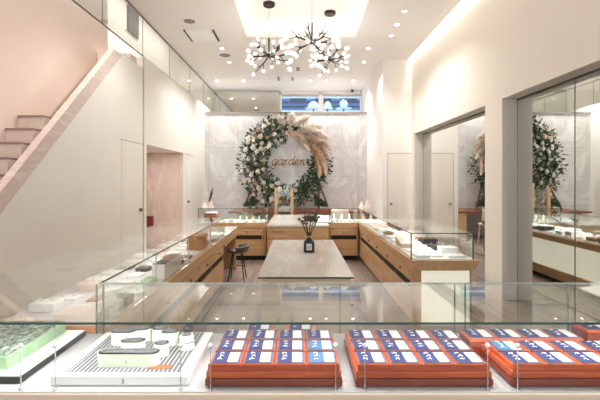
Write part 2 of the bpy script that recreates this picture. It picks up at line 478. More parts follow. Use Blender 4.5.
# street building outside the windows
bt = thing('street_building', 'blue building front seen through the high windows', 'building', (0.7, 15.0, 0))
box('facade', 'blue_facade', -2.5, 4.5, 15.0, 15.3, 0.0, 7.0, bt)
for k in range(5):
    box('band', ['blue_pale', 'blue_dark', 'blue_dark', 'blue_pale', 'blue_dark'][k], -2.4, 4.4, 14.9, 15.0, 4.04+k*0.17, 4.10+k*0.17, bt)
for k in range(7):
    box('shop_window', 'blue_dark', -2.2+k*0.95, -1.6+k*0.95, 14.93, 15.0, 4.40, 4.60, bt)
for (lx, s, d) in [(0.55, 'first high window', 0.24), (1.05, 'second high window, beside its middle bar', 0.16), (2.1, '', 0)]:
    if not d: continue
    l = thing('street_lantern', 'white domed lantern outside the ' + s, 'lantern', (lx, 14.2, 4.02), 'lanterns outside the windows')
    m = MB(); m.smooth = True
    m.lathe([(d*1.2, 0), (d*1.25, 0.03), (d*0.9, 0.05), (d*0.85, 0.12), (d*0.5, 0.24), (d*0.1, 0.28)], (lx, 14.2, 4.02)); m.build('globe', 'lantern', l)
    m = MB(); m.tube([(lx, 14.2, 0), (lx, 14.2, 4.02)], 0.03); m.build('post', 'blue_dark', l)
l = thing('street_lantern', 'white round lantern outside the second high window, near its far frame', 'lantern', (1.62, 14.2, 4.02), 'lanterns outside the windows')
m = MB(); m.smooth = True; m.ball((1.62, 14.2, 4.20), 0.15); m.build('globe', 'lantern', l)
m = MB(); m.lathe([(0.28, 0), (0.28, 0.03), (0.1, 0.06)], (1.62, 14.2, 4.02)); m.build('base', 'blue_pale', l)
m = MB(); m.tube([(1.62, 14.2, 0), (1.62, 14.2, 4.02)], 0.03); m.build('post', 'blue_dark', l)

# right block and right wall with mirror recesses
struct(box('wall_right_rear', 'wall_white', 1.90, 2.95, 8.95, 12.1, 0, 4.5), 'cream wall block beside the marble wall, with a flush door', 'wall')
rw = MB()
rw.box(XR, XM, 5.00, 5.455, 0, 2.515)              # pier
rw.box(XR, XM, 8.76, 8.95, 0, 2.515)              # far jamb
rw.box(XR, XM, Y0, 8.95, 2.515, 4.55)             # upper wall
rw.box(XR, XM, Y0, 1.2, 0, 2.515)
struct(rw.build('wall_right', 'wall_cream'), 'cream wall with two tall mirrored recesses', 'wall')
struct(box('wall_right_outer', 'wall_cream', XM+0.02, XM+0.12, Y0, 8.95, 0, 4.55))
for nm_, a, b_, lab in [('m1', 5.46, 8.755, 'tall wall mirror in the recess between the pier and the flush door'),
                        ('m2', 3.965, 4.995, 'tall wall mirror panel touching the near side of the pier'),
                        ('m3', 1.205, 3.955, 'tall wall mirror panel nearest the camera')]:
    t = thing('wall_mirror', lab, 'mirror', (XM, (a+b_)/2, 0.0), 'mirrors in the wall recesses')
    box('mirror_glass', 'mirror', XM, XM+0.012, a, b_, 0.0, 2.51, t)
    box('top_channel', 'edge_dark', XM-0.012, XM, a, b_, 2.49, 2.513, t)
    box('edge_strip', 'grille', XM-0.003, XM+0.001, b_-0.004, b_, 0.0, 2.49, t)

# doors (flush)
d1 = struct(box('door_1', 'wall_beige', XL, XL+0.006, 5.80, 6.56, 0.0, 2.08), 'flush beige door under the stairs', 'door')
box('door_joint', 'gap', XL, XL+0.009, 5.78, 6.58, 2.08, 2.095, d1)
m = MB(); m.smooth = True; m.ball((XL+0.03, 6.45, 1.02), 0.03); m.build('door_handle', 'plug', d1)
d2 = struct(box('door_2', 'wall_beige', XL, XL+0.006, 9.15, 9.75, 0.0, 2.08), 'flush beige door past the passage', 'door')
box('door_joint', 'gap', XL, XL+0.009, 9.13, 9.77, 2.08, 2.10, d2)
m = MB(); m.smooth = True; m.ball((XL+0.03, 9.25, 1.0), 0.03); m.build('door_handle', 'plug', d2)
d3 = struct(box('door_3', 'wall_cream', 2.01, 2.535, 8.942, 8.95, 0.0, 2.09), 'flush cream door beside the mirror recess', 'door')
m = MB(); m.box(1.998, 2.01, 8.94, 8.95, 0, 2.105); m.box(1.998, 2.54, 8.94, 8.95, 2.09, 2.105); m.build('door_joint', 'gap', d3)
m = MB(); m.smooth = True; m.ball((2.08, 8.92, 0.97), 0.025); m.build('door_handle', 'plug', d3)

# ceiling with light tray and the cove along the right wall
RX0, RX1, RY0, RY1, ZR = -0.96, 1.07, 2.2, 7.52, 4.46
mc = MB()
mc.box(XL, RX0, Y0, 12.1, ZC, ZC+0.1); mc.box(RX1, 2.45, Y0, 12.1, ZC, ZC+0.1)
mc.box(RX0, RX1, Y0, RY0, ZC, ZC+0.1); mc.box(RX0, RX1, RY1, 12.1, ZC, ZC+0.1)
struct(mc.build('ceiling', 'ceiling'), 'off-white ceiling with a rectangular light tray', 'ceiling')
mc = MB()
mc.box(RX0-0.22, RX1+0.22, RY0-0.22, RY1+0.22, ZR, ZR+0.05)
mc.box(RX0-0.22, RX0-0.2, RY0-0.22, RY1+0.22, ZC+0.1, ZR); mc.box(RX1+0.2, RX1+0.22, RY0-0.22, RY1+0.22, ZC+0.1, ZR)
mc.box(RX0-0.2, RX1+0.2, RY0-0.22, RY0-0.2, ZC+0.1, ZR); mc.box(RX0-0.2, RX1+0.2, RY1+0.2, RY1+0.22, ZC+0.1, ZR)
struct(mc.build('ceiling_tray', 'wall_white'), 'raised inner ceiling of the light tray', 'ceiling')
mc = MB()
mc.box(2.39, 2.45, Y0, 8.95, ZC+0.1, 4.55); mc.box(2.39, 2.74, Y0, 8.95, 4.55, 4.6)
struct(mc.build('ceiling_cove', 'wall_white'), 'recessed light cove along the mirrored wall', 'ceiling')
t = thing('light_strip', 'glowing light strip hidden in the edge of the ceiling tray', 'light', (0.06, 5, ZC+0.1))
for (a, b_, c, d) in [(RX0-0.16, RX0-0.10, RY0, RY1), (RX1+0.10, RX1+0.16, RY0, RY1), (RX0-0.1, RX1+0.1, RY1+0.10, RY1+0.16), (RX0-0.1, RX1+0.1, RY0-0.16, RY0-0.10)]:
    box('strip', 'led', a, b_, c, d, ZC+0.1, ZC+0.12, t)

def area(name, loc, rot, sx, sy, power, col=(1, 0.95, 0.9)):
    l = bpy.data.lights.new(name, 'AREA'); l.shape = 'RECTANGLE'; l.size = sx; l.size_y = sy
    l.energy = power; l.color = col
    o = bpy.data.objects.new(name, l); COL.objects.link(o); o.location = loc; o.rotation_euler = rot
    return o
area('cove_lamp', (2.50, 4.3, 4.5), (0, 0, 0), 0.08, 9.0, 48, (1, 0.97, 0.93))
area('stair_lamp', (-2.76, 3.6, 5.2), (0, 0, 0), 0.3, 3.5, 62, (1, 0.92, 0.87))
area('corridor_lamp', (-3.1, 9.0, 5.25), (0, 0, 0), 0.3, 4, 30, (1, 0.95, 0.88))
area('passage_lamp', (-3.0, 7.8, 2.09), (0, 0, 0), 0.4, 1.0, 10, (1, 0.95, 0.91))

# ------------------------------------------------------------------ ceiling fixtures
dl = [(-2.19, 10.8, 'nearest the marble wall, close under the glass balustrade'),
      (-1.47, 10.8, 'near the marble wall, between balustrade and windows'),
      (-1.56, 9.1, 'beside the round grey ceiling grille'),
      (-1.55, 8.15, 'between the square air vent and the round grille'),
      (0.33, 10.8, 'near the first high window, beside the slot vent'),
      (0.76, 10.8, 'near the second high window, inner one'),
      (1.49, 10.8, 'near the second high window, outer one by the white block'),
      (1.50, 9.1, 'just past the cream wall block corner'),
      (1.43, 8.15, 'past the far corner of the light tray'),
      (1.73, 7.43, 'beside the far end of the cove light'),
      (1.71, 6.9, 'beside the cove light, second of the close trio'),
      (1.69, 6.35, 'beside the cove light, nearest of the close trio'),
      (-1.55, 5.2, 'beside the balustrade, out over the glass counters')]
for x, y, s in dl:
    t = thing('downlight', 'round downlight ' + s, 'downlight', (x, y, ZC-0.012), 'recessed downlights')
    m = MB(); m.lathe([(0.05, 0), (0.056, 0.004), (0.056, 0.012)], (x, y, ZC-0.012), 16); m.build('trim_ring', 'white', t)
    m = MB(); m.lathe([(0.034, -0.003), (0.036, 0.0)], (x, y, ZC-0.0125), 16); m.build('lamp', 'lamp', t)
    l = bpy.data.lights.new('downlight_spot', 'SPOT'); l.energy = 42 if x > 1.4 else 92; l.spot_size = math.radians(125); l.spot_blend = 0.7
    l.shadow_soft_size = 0.06; l.color = (1, 0.985, 0.97)
    o = bpy.data.objects.new('downlight_spot', l); COL.objects.link(o); o.location = (x, y, ZC-0.06)

t = thing('air_vent', 'square white ceiling air vent with dark slots by the balustrade', 'vent', (-1.78, 7.43, ZC-0.02))
box('panel', 'white', -2.02, -1.54, 7.15, 7.71, ZC-0.018, ZC, t)
box('slot', 'dark_pad', -2.05, -2.02, 7.15, 7.71, ZC-0.02, ZC, t); box('slot', 'dark_pad', -1.54, -1.51, 7.15, 7.71, ZC-0.02, ZC, t)
t = thing('smoke_detector', 'small round dark ceiling detector in front of the square air vent', 'detector', (-1.83, 6.75, ZC-0.03))
m = MB(); m.smooth = True; m.lathe([(0.05, 0), (0.09, 0.012), (0.10, 0.03)], (-1.83, 6.75, ZC-0.03)); m.build('housing', 'grille', t)
m = MB(); m.lathe([(0.10, 0), (0.12, 0.01)], (-1.83, 6.75, ZC-0.0102)); m.build('ring', 'white', t)
t = thing('ceiling_speaker', 'round grey ceiling speaker grille beyond the air vent', 'speaker', (-1.57, 8.6, ZC-0.015))
m = MB(); m.lathe([(0.11, 0), (0.12, 0.006), (0.12, 0.015)], (-1.57, 8.6, ZC-0.015), 24); m.build('grille', 'grille', t)
m = MB(); m.lathe([(0.125, 0), (0.135, 0.008)], (-1.57, 8.6, ZC-0.008), 24); m.build('ring', 'white', t)
t = thing('sprinkler', 'tiny grey sprinkler head below the ceiling between the chandeliers', 'sprinkler', (0, 9.6, ZC-0.06))
m = MB(); m.lathe([(0.05, 0), (0.05, 0.008), (0.015, 0.012), (0.015, 0.05), (0.05, 0.052), (0.05, 0.06)], (0, 9.6, ZC-0.06), 14); m.build('head', 'grille', t)
t = thing('slot_vent', 'small rectangular slot vent in the ceiling before the high windows', 'vent', (-0.32, 10.6, ZC-0.015))
box('frame', 'white', -0.54, -0.12, 10.42, 10.78, ZC-0.012, ZC, t)
for k in (0, 1): box('slot', 'grille', -0.54+0.37*k, -0.49+0.37*k, 10.42, 10.78, ZC-0.015, ZC, t)
t = thing('security_camera', 'small black dome camera under the ceiling above the second high window', 'camera', (1.62, 11.93, 4.10))
m = MB(); m.smooth = True; m.ball((1.62, 11.92, 4.165), 0.045); m.build('dome', 'black_gloss', t)
m = MB(); m.lathe([(0.05, 0), (0.05, 0.04)], (1.62, 11.92, 4.19)); m.build('mount', 'dark_pad', t)

# ------------------------------------------------------------------ chandeliers
def bulb_mesh():
    m = MB(); m.smooth = True
    m.lathe([(0.006, 0), (0.022, 0.012), (0.033, 0.035), (0.031, 0.058), (0.019, 0.078), (0.004, 0.086)], (0, 0, 0), 10)
    o = m.build('bulb', 'bulb', None, origin=(0, 0, 0)); me = o.data
    bpy.data.objects.remove(o); return me
BULB = bulb_mesh()
def chandelier(x, y, z, R, label, ztop, seed, n=12, up=False):
    rr = random.Random(seed)
    t = thing('chandelier', label, 'chandelier', (x, y, z), 'branching chandeliers with white bulbs')
    m = MB(); m.smooth = True; m.ball((x, y, z), 0.042, n=14, m=10); m.build('hub', 'dark_metal', t)
    m = MB(); m.tube([(x, y, z+0.03), (x, y, z+0.30)], 0.013, 8); m.build('stem', 'dark_metal', t)
    m = MB(); m.tube([(x, y, z+0.30), (x, y, ztop-0.05)], 0.003, 6); m.build('cable', 'dark_metal', t)
    m = MB(); m.lathe([(0.09, 0), (0.10, 0.01), (0.10, 0.05)], (x, y, ztop-0.05), 20); m.build('canopy', 'dark_metal', t)
    ga = PI*(3-math.sqrt(5))
    for k in range(n):
        zz = 0.75 - 1.25*(k+0.5)/n
        r = math.sqrt(max(0, 1-zz*zz)); a = ga*k + seed
        d = Vector((r*math.cos(a), r*math.sin(a), zz))
        L = R*rr.uniform(0.55, 0.72)
        p0 = Vector((x, y, z)) + d*0.035
        p1 = Vector((x, y, z)) + d*L
        m = MB(); m.tube([p0, p0.lerp(p1, 0.5) + Vector((0, 0, -0.01)), p1], [0.013, 0.011, 0.010], 6)
        side = d.cross(Vector((0, 0, 1))); side = side.normalized() if side.length > 0.1 else Vector((1, 0, 0))
        up_ = side.cross(d).normalized()
        tips = []
        for q in range(3):
            b = 2*PI*q/3 + rr.uniform(-0.5, 0.5)
            dd = (d + (side*math.cos(b) + up_*math.sin(b))*rr.uniform(0.5, 0.95)).normalized()
            st = p0.lerp(p1, rr.uniform(0.62, 1.0))
            e = st + dd*R*rr.uniform(0.24, 0.42)
            m.tube([st, e], [0.008, 0.005], 5); tips.append((e, dd))
        br = m.build('branch', 'dark_metal', t)
        for e, dd in tips:
            bo = bpy.data.objects.new('bulb', BULB); COL.objects.link(bo)
            bo.parent = t; bo.location = e - Vector((x, y, z))
            bo.rotation_euler = dd.to_track_quat('Z', 'Y').to_euler()
            s = rr.uniform(0.75, 1.1); bo.scale = (s, s, s)
    l = bpy.data.lights.new('chandelier_glow', 'POINT'); l.energy = 14; l.shadow_soft_size = 0.3; l.color = (1, 0.95, 0.88)
    o = bpy.data.objects.new('chandelier_glow', l); COL.objects.link(o); o.location = (x, y, z-0.05)
def cz(py, d): return 1.5 + (180-py)*d/400
def cx(px, d): return (px-298)*d/400
chandelier(cx(269, 6.7), 6.7, cz(56, 6.7), 0.41, 'branching bronze chandelier with white bulbs, hanging alone apart from the pair', ZR, 1)
chandelier(cx(312, 6.2), 6.2, cz(42, 6.2), 0.40, 'branching bronze chandelier with white bulbs, the highest one in the middle', ZR, 2)
chandelier(cx(330, 7.05), 7.05, cz(60, 7.05), 0.37, 'branching bronze chandelier with white bulbs, lower one nearest the mirrored wall', ZR, 3)

# ------------------------------------------------------------------ staircase
t = thing('staircase', 'pale pink stone staircase rising along the pink wall to the upper floor', 'staircase', (-2.78, 4.3, 0))
def sz(d): return 1.22 + 0.885*(d-3.44)
m = MB()
m.prism([(2.03, sz(2.03)), (5.80, sz(5.80)), (5.55, sz(5.62)+0.165), (2.03, sz(2.03)+0.165)], XL+0.012, XL-0.07, 'x')
m.build('stringer', 'stringer', t)
run, rise = 0.178, 0.1575
k0 = 4.21
for k in range(-9, 1):
    y = k0 + k*run; z = 2.18 + k*rise
    y2 = y+run if k < 0 else 6.2
    box('step', 'tread', -2.948, XL-0.11, y, y2, 0.0 if k < -4 else z-0.45, z-0.02, t)
    box('nosing', 'nosing', -2.948, XL-0.11, y-0.012, y2, z-0.02, z, t)
# landing steps seen under the balustrade
for k in range(3):
    y = 5.85 + k*0.26; z = 3.36 + k*0.08
    box('landing', 'tread', -2.94, XL-0.11, y, y+0.26, 2.6, z, t)

# ------------------------------------------------------------------ counters
ZD, ZG = 0.71, 0.97           # deck and glass top heights
def knob(p, t, axis):
    m = MB(); m.smooth = True; m.ball(p, 0.014, n=10, m=6); return m.build('knob', 'plug', t)
def face_y(t, xf, sgn, y0, y1, n, mat='wood_y'):
    """drawer fronts on a plane x=xf facing sgn*x"""
    w = (y1-y0)/n
    for i in range(n):
        a, b_ = y0+i*w+0.006, y0+(i+1)*w-0.006
        d = box('drawer', mat, xf, xf+sgn*0.018, a, b_, 0.475, 0.595, t, 0)
        knob((xf+sgn*0.03, (a+b_)/2, 0.535), d, 'x')
        box('slot', 'slot', xf, xf+sgn*0.004, a+0.01, b_-0.01, 0.395, 0.468, t)  # dark strip painted as the shade inside the recess
        box('cabinet_door', mat, xf, xf+sgn*0.018, a, b_, 0.10, 0.388, t)
def face_x(t, yf, x0, x1, cuts, mat='wood'):
    xs = [x0] + cuts + [x1]
    for i in range(len(xs)-1):
        a, b_ = xs[i]+0.006, xs[i+1]-0.006
        d = box('drawer', mat, a, b_, yf-0.018, yf, 0.475, 0.595, t)
        knob(((a+b_)/2, yf-0.03, 0.535), d, 'y')
        box('slot', 'slot', a+0.01, b_-0.01, yf-0.004, yf, 0.395, 0.468, t)  # recess shade drawn as a dark strip
        box('cabinet_door', mat, a, b_, yf-0.018, yf, 0.10, 0.388, t)

# front case (the one the camera looks over)
FY0, FY1, FX0, FX1 = 1.49, 2.06, -1.69, 2.25
fc = thing('display_case', 'long low glass display case in front holding wooden trays', 'display case', (0.3, 1.78, 0))
box('cabinet_body', 'wood_trim', FX0, FX1, FY0+0.02, FY1, 0.0, ZD-0.03, fc)
box('front_rail', 'wood_pale', FX0, FX1, FY0-0.012, FY0+0.02, ZD-0.07, ZD-0.004, fc)
box('deck', 'deck_grey', FX0, FX1, FY0+0.0, FY1, ZD-0.03, ZD, fc)
box('glass_top', 'glass', FX0, FX1, FY0, FY1+0.004, ZG-0.008, ZG, fc)
box('glass_front', 'glass', FX0, FX1, FY0+0.003, FY0+0.009, ZD, ZG-0.008, fc)
box('front_edge', 'edge_deep', FX0, FX1, FY0-0.003, FY0, ZG-0.008, ZG, fc)
box('back_edge', 'edge_light', -1.02, FX1, FY1+0.004, FY1+0.008, ZG-0.008, ZG, fc)
for a, b_ in [(-1.015, 0.212), (0.220, 0.80), (0.812, FX1)]:
    box('glass_back', 'glass', a, b_, FY1-0.006, FY1, ZD, ZG-0.008, fc)
for x in (0.216, 0.806, 0.86, 1.39):
    box('joint', 'edge_green', x-0.002, x+0.002, FY1-0.008, FY1+0.003, ZD, ZG-0.008, fc)
for x in (-1.035, -1.0):
    box('corner_edge', 'edge_green', x-0.0025, x+0.0025, FY1-0.01, FY1+0.002, ZD, ZG-0.008, fc)

# left counter
LX0, LX1, LY1, LY2 = -1.69, -1.025, 5.62, 6.83
lc = thing('display_counter', 'long glass display counter on oak drawers along the stair wall', 'display counter', (-1.36, 3.84, 0))
box('cabinet_body', 'wood_y', LX0, LX1-0.03, FY1+0.01, LY1, 0.09, ZD-0.10, lc)
box('plinth', 'slot', LX0+0.03, LX1-0.08, FY1+0.01, LY1-0.05, 0.0, 0.09, lc)
box('deck_trim', 'wood_y', LX0, LX1, FY1+0.01, LY1, ZD-0.10, ZD-0.006, lc)
box('deck', 'deck_grey', LX0+0.02, LX1-0.035, FY1+0.03, LY1-0.01, ZD-0.006, ZD, lc)
box('end_rail', 'orange_wood', LX0, LX1-0.0, FY1+0.012, FY1+0.03, ZD-0.006, ZD+0.03, lc)
box('glass_top', 'glass', LX0, LX1, FY1+0.009, LY1, ZG-0.008, ZG, lc)
box('glass_side', 'glass', LX1-0.007, LX1-0.001, FY1+0.012, LY1, ZD, ZG-0.008, lc)
box('glass_side', 'glass', LX0, LX0+0.006, FY1+0.012, LY1, ZD, ZG-0.008, lc)
box('glass_end', 'glass', LX0+0.008, LX1-0.008, LY1-0.007, LY1-0.001, ZD, ZG-0.008, lc)
box('top_edge', 'edge_dark', LX1, LX1+0.004, FY1+0.012, LY1, ZG-0.008, ZG, lc)
for y in (2.9, 3.75, 4.7):
    box('joint', 'edge_light', LX1-0.008, LX1, y-0.003, y+0.003, ZD, ZG-0.008, lc)
face_y(lc, LX1-0.03, 1, FY1+0.05, LY1-0.04, 5)
# desk continuing the left counter
ld = thing('reception_desk', 'oak desk with stone top at the far end of the stair-side counter', 'desk', (-1.36, 6.2, 0))
box('desk_top', 'stone_top', LX0, LX1, LY1+0.01, LY2, ZD-0.035, ZD, ld)
box('apron', 'wood_y', LX1-0.03, LX1-0.005, LY1+0.02, LY2-0.02, ZD-0.15, ZD-0.035, ld)
box('end_panel', 'wood_z', LX0+0.02, LX1-0.03, LY2-0.06, LY2-0.02, 0, ZD-0.035, ld)
box('side_panel', 'slot', LX0+0.02, LX1-0.10, LY1+0.02, LY1+0.06, 0, ZD-0.035, ld)
box('back_panel', 'wood_y', LX0, LX0+0.03, LY1+0.02, LY2-0.02, 0, ZD-0.035, ld)

# back counter, three units
BY0, BY1 = 7.45, 8.05
def back_unit(x0, x1, cuts, label, glass_x=None, left_end=False):
    t = thing('display_counter', label, 'display counter', ((x0+x1)/2, (BY0+BY1)/2, 0))
    box('cabinet_body', 'wood', x0, x1, BY0, BY1, 0.09, ZD-0.10, t)
    box('plinth', 'slot', x0+0.0, x1-0.0, BY0+0.05, BY1, 0, 0.09, t)
    box('deck_trim', 'wood', x0, x1, BY0-0.018, BY1, ZD-0.10, ZD-0.006, t)
    box('deck', 'deck_white', x0+0.004, x1-0.004, BY0+0.01, BY1-0.01, ZD-0.006, ZD, t)
    box('glass_top', 'glass', x0, x1, BY0, BY1, ZG-0.008, ZG, t)
    box('glass_front', 'glass', x0, x1, BY0+0.002, BY0+0.008, ZD, ZG-0.008, t)
    box('glass_back', 'glass', x0, x1, BY1-0.008, BY1-0.002, ZD, ZG-0.008, t)
    box('top_edge', 'edge_dark', x0, x1, BY0-0.004, BY0, ZG-0.008, ZG, t)
    for x in (x0+0.006, x1-0.006):
        box('glass_end', 'glass', x-0.003, x+0.003, BY0+0.01, BY1-0.01, ZD, ZG-0.008, t)
        box('corner_edge', 'edge_dark', x-0.006, x+0.006, BY0-0.003, BY0+0.001, ZD, ZG-0.008, t)
    face_x(t, BY0, x0+0.02, x1-0.02, cuts)
    return t
bl = back_unit(-1.86, -0.60, [-1.24, -0.66], 'glass display counter on oak drawers before the marble wall, stair side')
br = back_unit(0.58, 1.12, [], 'short glass display counter on an oak drawer before the marble wall, mirror side')
bc = thing('centre_desk', 'oak drawer unit with low stone top between the two back display counters', 'desk', (-0.01, 7.75, 0))
CY = 6.97
box('cabinet_body', 'wood', -0.54, 0.54, CY+0.02, 9.1, 0.09, ZD-0.03, bc)
box('plinth', 'slot', -0.53, 0.53, CY+0.07, 9.05, 0, 0.09, bc)
box('desk_top', 'stone_top', -0.545, 0.55, CY, 9.12, ZD-0.03, ZD, bc)
box('drawer', 'wood', -0.53, 0.0, CY, CY+0.02, 0.48, 0.66, bc)
box('drawer', 'wood', 0.012, 0.53, CY, CY+0.02, 0.48, 0.66, bc)
box('handle', 'brass', -0.46, -0.22, CY-0.015, CY, 0.60, 0.612, bc)
box('cabinet_door', 'wood', -0.53, 0.53, CY, CY+0.02, 0.10, 0.465, bc)

# right counter
RXA, RXB, RYA, RYB = 1.13, 1.755, 4.0, 8.05
rc = thing('display_counter', 'long glass display counter with a lit cream end panel beside the mirrors', 'display counter', (1.44, 6, 0))
box('cabinet_body', 'wood_y', RXA+0.03, RXB-0.05, RYA+0.03, RYB, 0.06, ZD-0.10, rc)
box('plinth', 'slot', RXA+0.08, RXB-0.09, RYA+0.06, RYB, 0, 0.06, rc)
m = MB()
m.prism([(RXA, ZD-0.012), (RXB+0.045, ZD-0.012), (RXB+0.045, ZD-0.03), (RXB-0.005, ZD-0.11), (RXA, ZD-0.11)], RYA-0.03, RYB, 'y')
m.build('deck_trim', 'wood_y', rc)
box('deck', 'deck_white', RXA+0.035, RXB-0.005, RYA+0.0, RYB-0.01, ZD-0.012, ZD, rc)
box('end_post', 'wood_z', RXA, RXA+0.10, RYA-0.01, RYA+0.03, 0.0, ZD-0.11, rc)
box('end_panel', 'backlit', RXA+0.10, RXB-0.04, RYA, RYA+0.03, 0.05, ZD-0.11, rc)
box('end_stile', 'wood_trim', RXB-0.04, RXB-0.02, RYA-0.004, RYA+0.03, 0.0, ZD-0.11, rc)
box('end_base', 'wood_pale', RXA+0.10, RXB-0.04, RYA-0.005, RYA+0.03, 0.0, 0.05, rc)
box('side_panel', 'backlit', RXB-0.05, RXB-0.035, RYA+0.03, RYB, 0.20, ZD-0.11, rc)
box('side_base', 'wood_y', RXB-0.05, RXB-0.005, RYA+0.03, RYB, 0.07, 0.20, rc)
box('glass_top', 'glass', RXA, RXB, RYA, RYB, ZG-0.008, ZG, rc)
box('glass_side', 'glass', RXA+0.001, RXA+0.007, RYA+0.008, 7.44, ZD-0.012, ZG-0.008, rc)
box('glass_side', 'glass', RXB-0.007, RXB-0.001, RYA+0.008, RYB, ZD-0.012, ZG-0.008, rc)
box('glass_end', 'glass', RXA, RXB, RYA+0.001, RYA+0.007, ZD-0.012, ZG-0.008, rc)
box('top_edge', 'edge_dark', RXA, RXB, RYA-0.004, RYA, ZG-0.009, ZG, rc)
box('top_edge', 'edge_dark', RXA-0.004, RXA, RYA, 7.44, ZG-0.008, ZG, rc)
for x in (RXA+0.003, RXB-0.003):
    box('corner_edge', 'edge_dark', x-0.005, x+0.005, RYA-0.003, RYA+0.009, ZD-0.012, ZG-0.008, rc)
box('corner_edge', 'edge_green', 1.50, 1.508, RYA+0.01, RYA+0.016, 0.2, 0.5, rc) if False else None
face_y(rc, RXA+0.03, -1, RYA+0.10, 7.40, 5)
area('case_lamp', (1.45, 5.8, 0.955), (0, 0, 0), 0.05, 3.4, 7, (1, 0.99, 0.95))
area('case_lamp', (-1.36, 3.9, 0.955), (0, 0, 0), 0.05, 3.2, 5, (1, 0.98, 0.94))
area('case_lamp', (-1.2, 7.75, 0.955), (0, 0, 0), 1.1, 0.05, 3.5, (0.97, 1, 0.95))
area('case_lamp', (0.85, 7.75, 0.955), (0, 0, 0), 0.45, 0.05, 1.8, (1, 1, 0.96))
area('case_lamp', (0.3, 1.6, 0.955), (math.radians(15), 0, 0), 3.4, 0.05, 10, (1, 1, 0.99))

# middle table
t = thing('consultation_table', 'stone topped table with pale veneer sides standing between the counters', 'table', (0.058, 3.78, 0))
box('table_top', 'stone_top', -0.29, 0.406, 2.89, 4.68, 0.785, 0.80, t)
box('top_edge', 'edge_dark', -0.29, 0.406, 2.886, 2.89, 0.787, 0.799, t)
box('body', 'wood_pale', -0.27, 0.386, 2.92, 4.65, 0.03, 0.785, t)
box('plinth', 'slot', -0.25, 0.366, 2.95, 4.62, 0.0, 0.03, t)
m = MB(); m.box(-0.11, 0.30, 2.914, 2.92, 0.668, 0.674); m.box(-0.11, 0.30, 2.914, 2.92, 0.55, 0.556); m.build('groove', 'gap', t)

# ------------------------------------------------------------------ desk, chair, stand mirror behind the back counter
t = thing('writing_desk', 'long dark-topped wooden desk against the marble wall under the flower arch', 'desk', (0, 10.1, 0))
box('desk_top', 'desk_top', -1.7, 1.89, 9.75, 10.95, 0.69, 0.73, t)
for a, b_ in [(-1.5, -1.1), (1.35, 1.66)]: box('pedestal', 'wood_z', a, b_, 9.8, 10.5, 0, 0.69, t)
def white_chair(x, y, label):
    t = thing('white_chair', label, 'chair', (x, y, 0))
    for sx in (-1, 1):
        for sy in (-1, 1):
            m = MB(); m.tube([(x+sx*0.2, y+sy*0.2, 0), (x+sx*0.17, y+sy*0.17, 0.44)], [0.014, 0.02], 8); m.build('leg', 'chair_white', t)
    m = MB(); m.bbox(x-0.21, x+0.21, y-0.21, y+0.21, 0.44, 0.48, 0.015); m.build('seat', 'chair_white', t)
    m = MB(); m.smooth = True
    vs = []
    for j in range(6):
        z = 0.48 + j*0.07
        for i in range(9):
            a = PI + PI*i/8
            vs.append((x+0.22*math.cos(a)*(1-0.02*j), y-0.02+0.20*math.sin(a)*(1+0.02*j), z))
    fs = [(j*9+i, j*9+i+1, (j+1)*9+i+1, (j+1)*9+i) for j in range(5) for i in range(8)]
    m._add(vs, fs)
    o = m.build('backrest', 'chair_white', t); so = o.modifiers.new('solid', 'SOLIDIFY'); so.thickness = 0.02
white_chair(0.98, 9.35, 'white round-backed chair at the desk, seen only in the wall mirror')

t = thing('standing_mirror', 'clear pane held between two slim gilt posts before the flower arch', 'mirror', (-0.35, 9.6, 0))
for x in (-0.53, -0.145): box('post', 'gold_post', x-0.034, x+0.034, 9.57, 9.63, 0.0 if x < -1 else 0.03, 1.315, t)
box('base', 'gold_post', -0.6, -0.08, 9.5, 9.7, 0, 0.03, t)
box('pane', 'rail_glass', -0.485, -0.19, 9.595, 9.605, 0.55, 1.28, t)

# ------------------------------------------------------------------ flower arch
AX, AY, AZ, AR = -0.31, 10.72, 1.97, 0.90
arch = thing('flower_arch', 'round floral arch of white roses, greenery and blush pampas grass', 'flower arch', (AX, AY, 0.73))
rr = random.Random(11)
m = MB(); m.smooth = True
m.tube([(AX+AR*math.cos(a), AY+0.02, AZ+AR*math.sin(a)) for a in [2*PI*k/48 for k in range(49)]], 0.02, 8)
m.build('ring', 'branch_brown', arch)
for s in (-1, 1):
    for foot in (1.12, 0.86):
        m = MB(); m.tube([(AX+s*foot, AY-0.24, 0.73), (AX+s*0.86, AY-0.02, 1.45)], 0.024, 6); m.build('stand_leg', 'branch_brown', arch)
def leaf(m, p, d, L, W, roll):
    d = d.normalized(); s = d.cross(Vector((rr.uniform(-1,1), rr.uniform(-1,1), rr.uniform(-1,1))))
    if s.length < 1e-3: return
    s.normalize(); n = d.cross(s)
    m._add([p, p+d*L*0.35+s*W+n*0.01, p+d*L*0.75+s*W*0.7+n*0.012, p+d*L, p+d*L*0.75-s*W*0.7+n*0.012, p+d*L*0.35-s*W+n*0.01],
           [(0,1,2,3),(0,3,4,5)])
def ringp(a, off_r, off_y, R=AR): return Vector((AX+(R+off_r)*math.cos(a), AY+off_y, AZ+(R+off_r)*math.sin(a)))
def density(deg):
    deg = deg % 360
    if 90 <= deg < 250: return 0.36          # flower side
    if 250 <= deg < 292: return 0.25         # bottom
    if 292 <= deg or deg < 12: return 0.28   # green side
    return 0.16
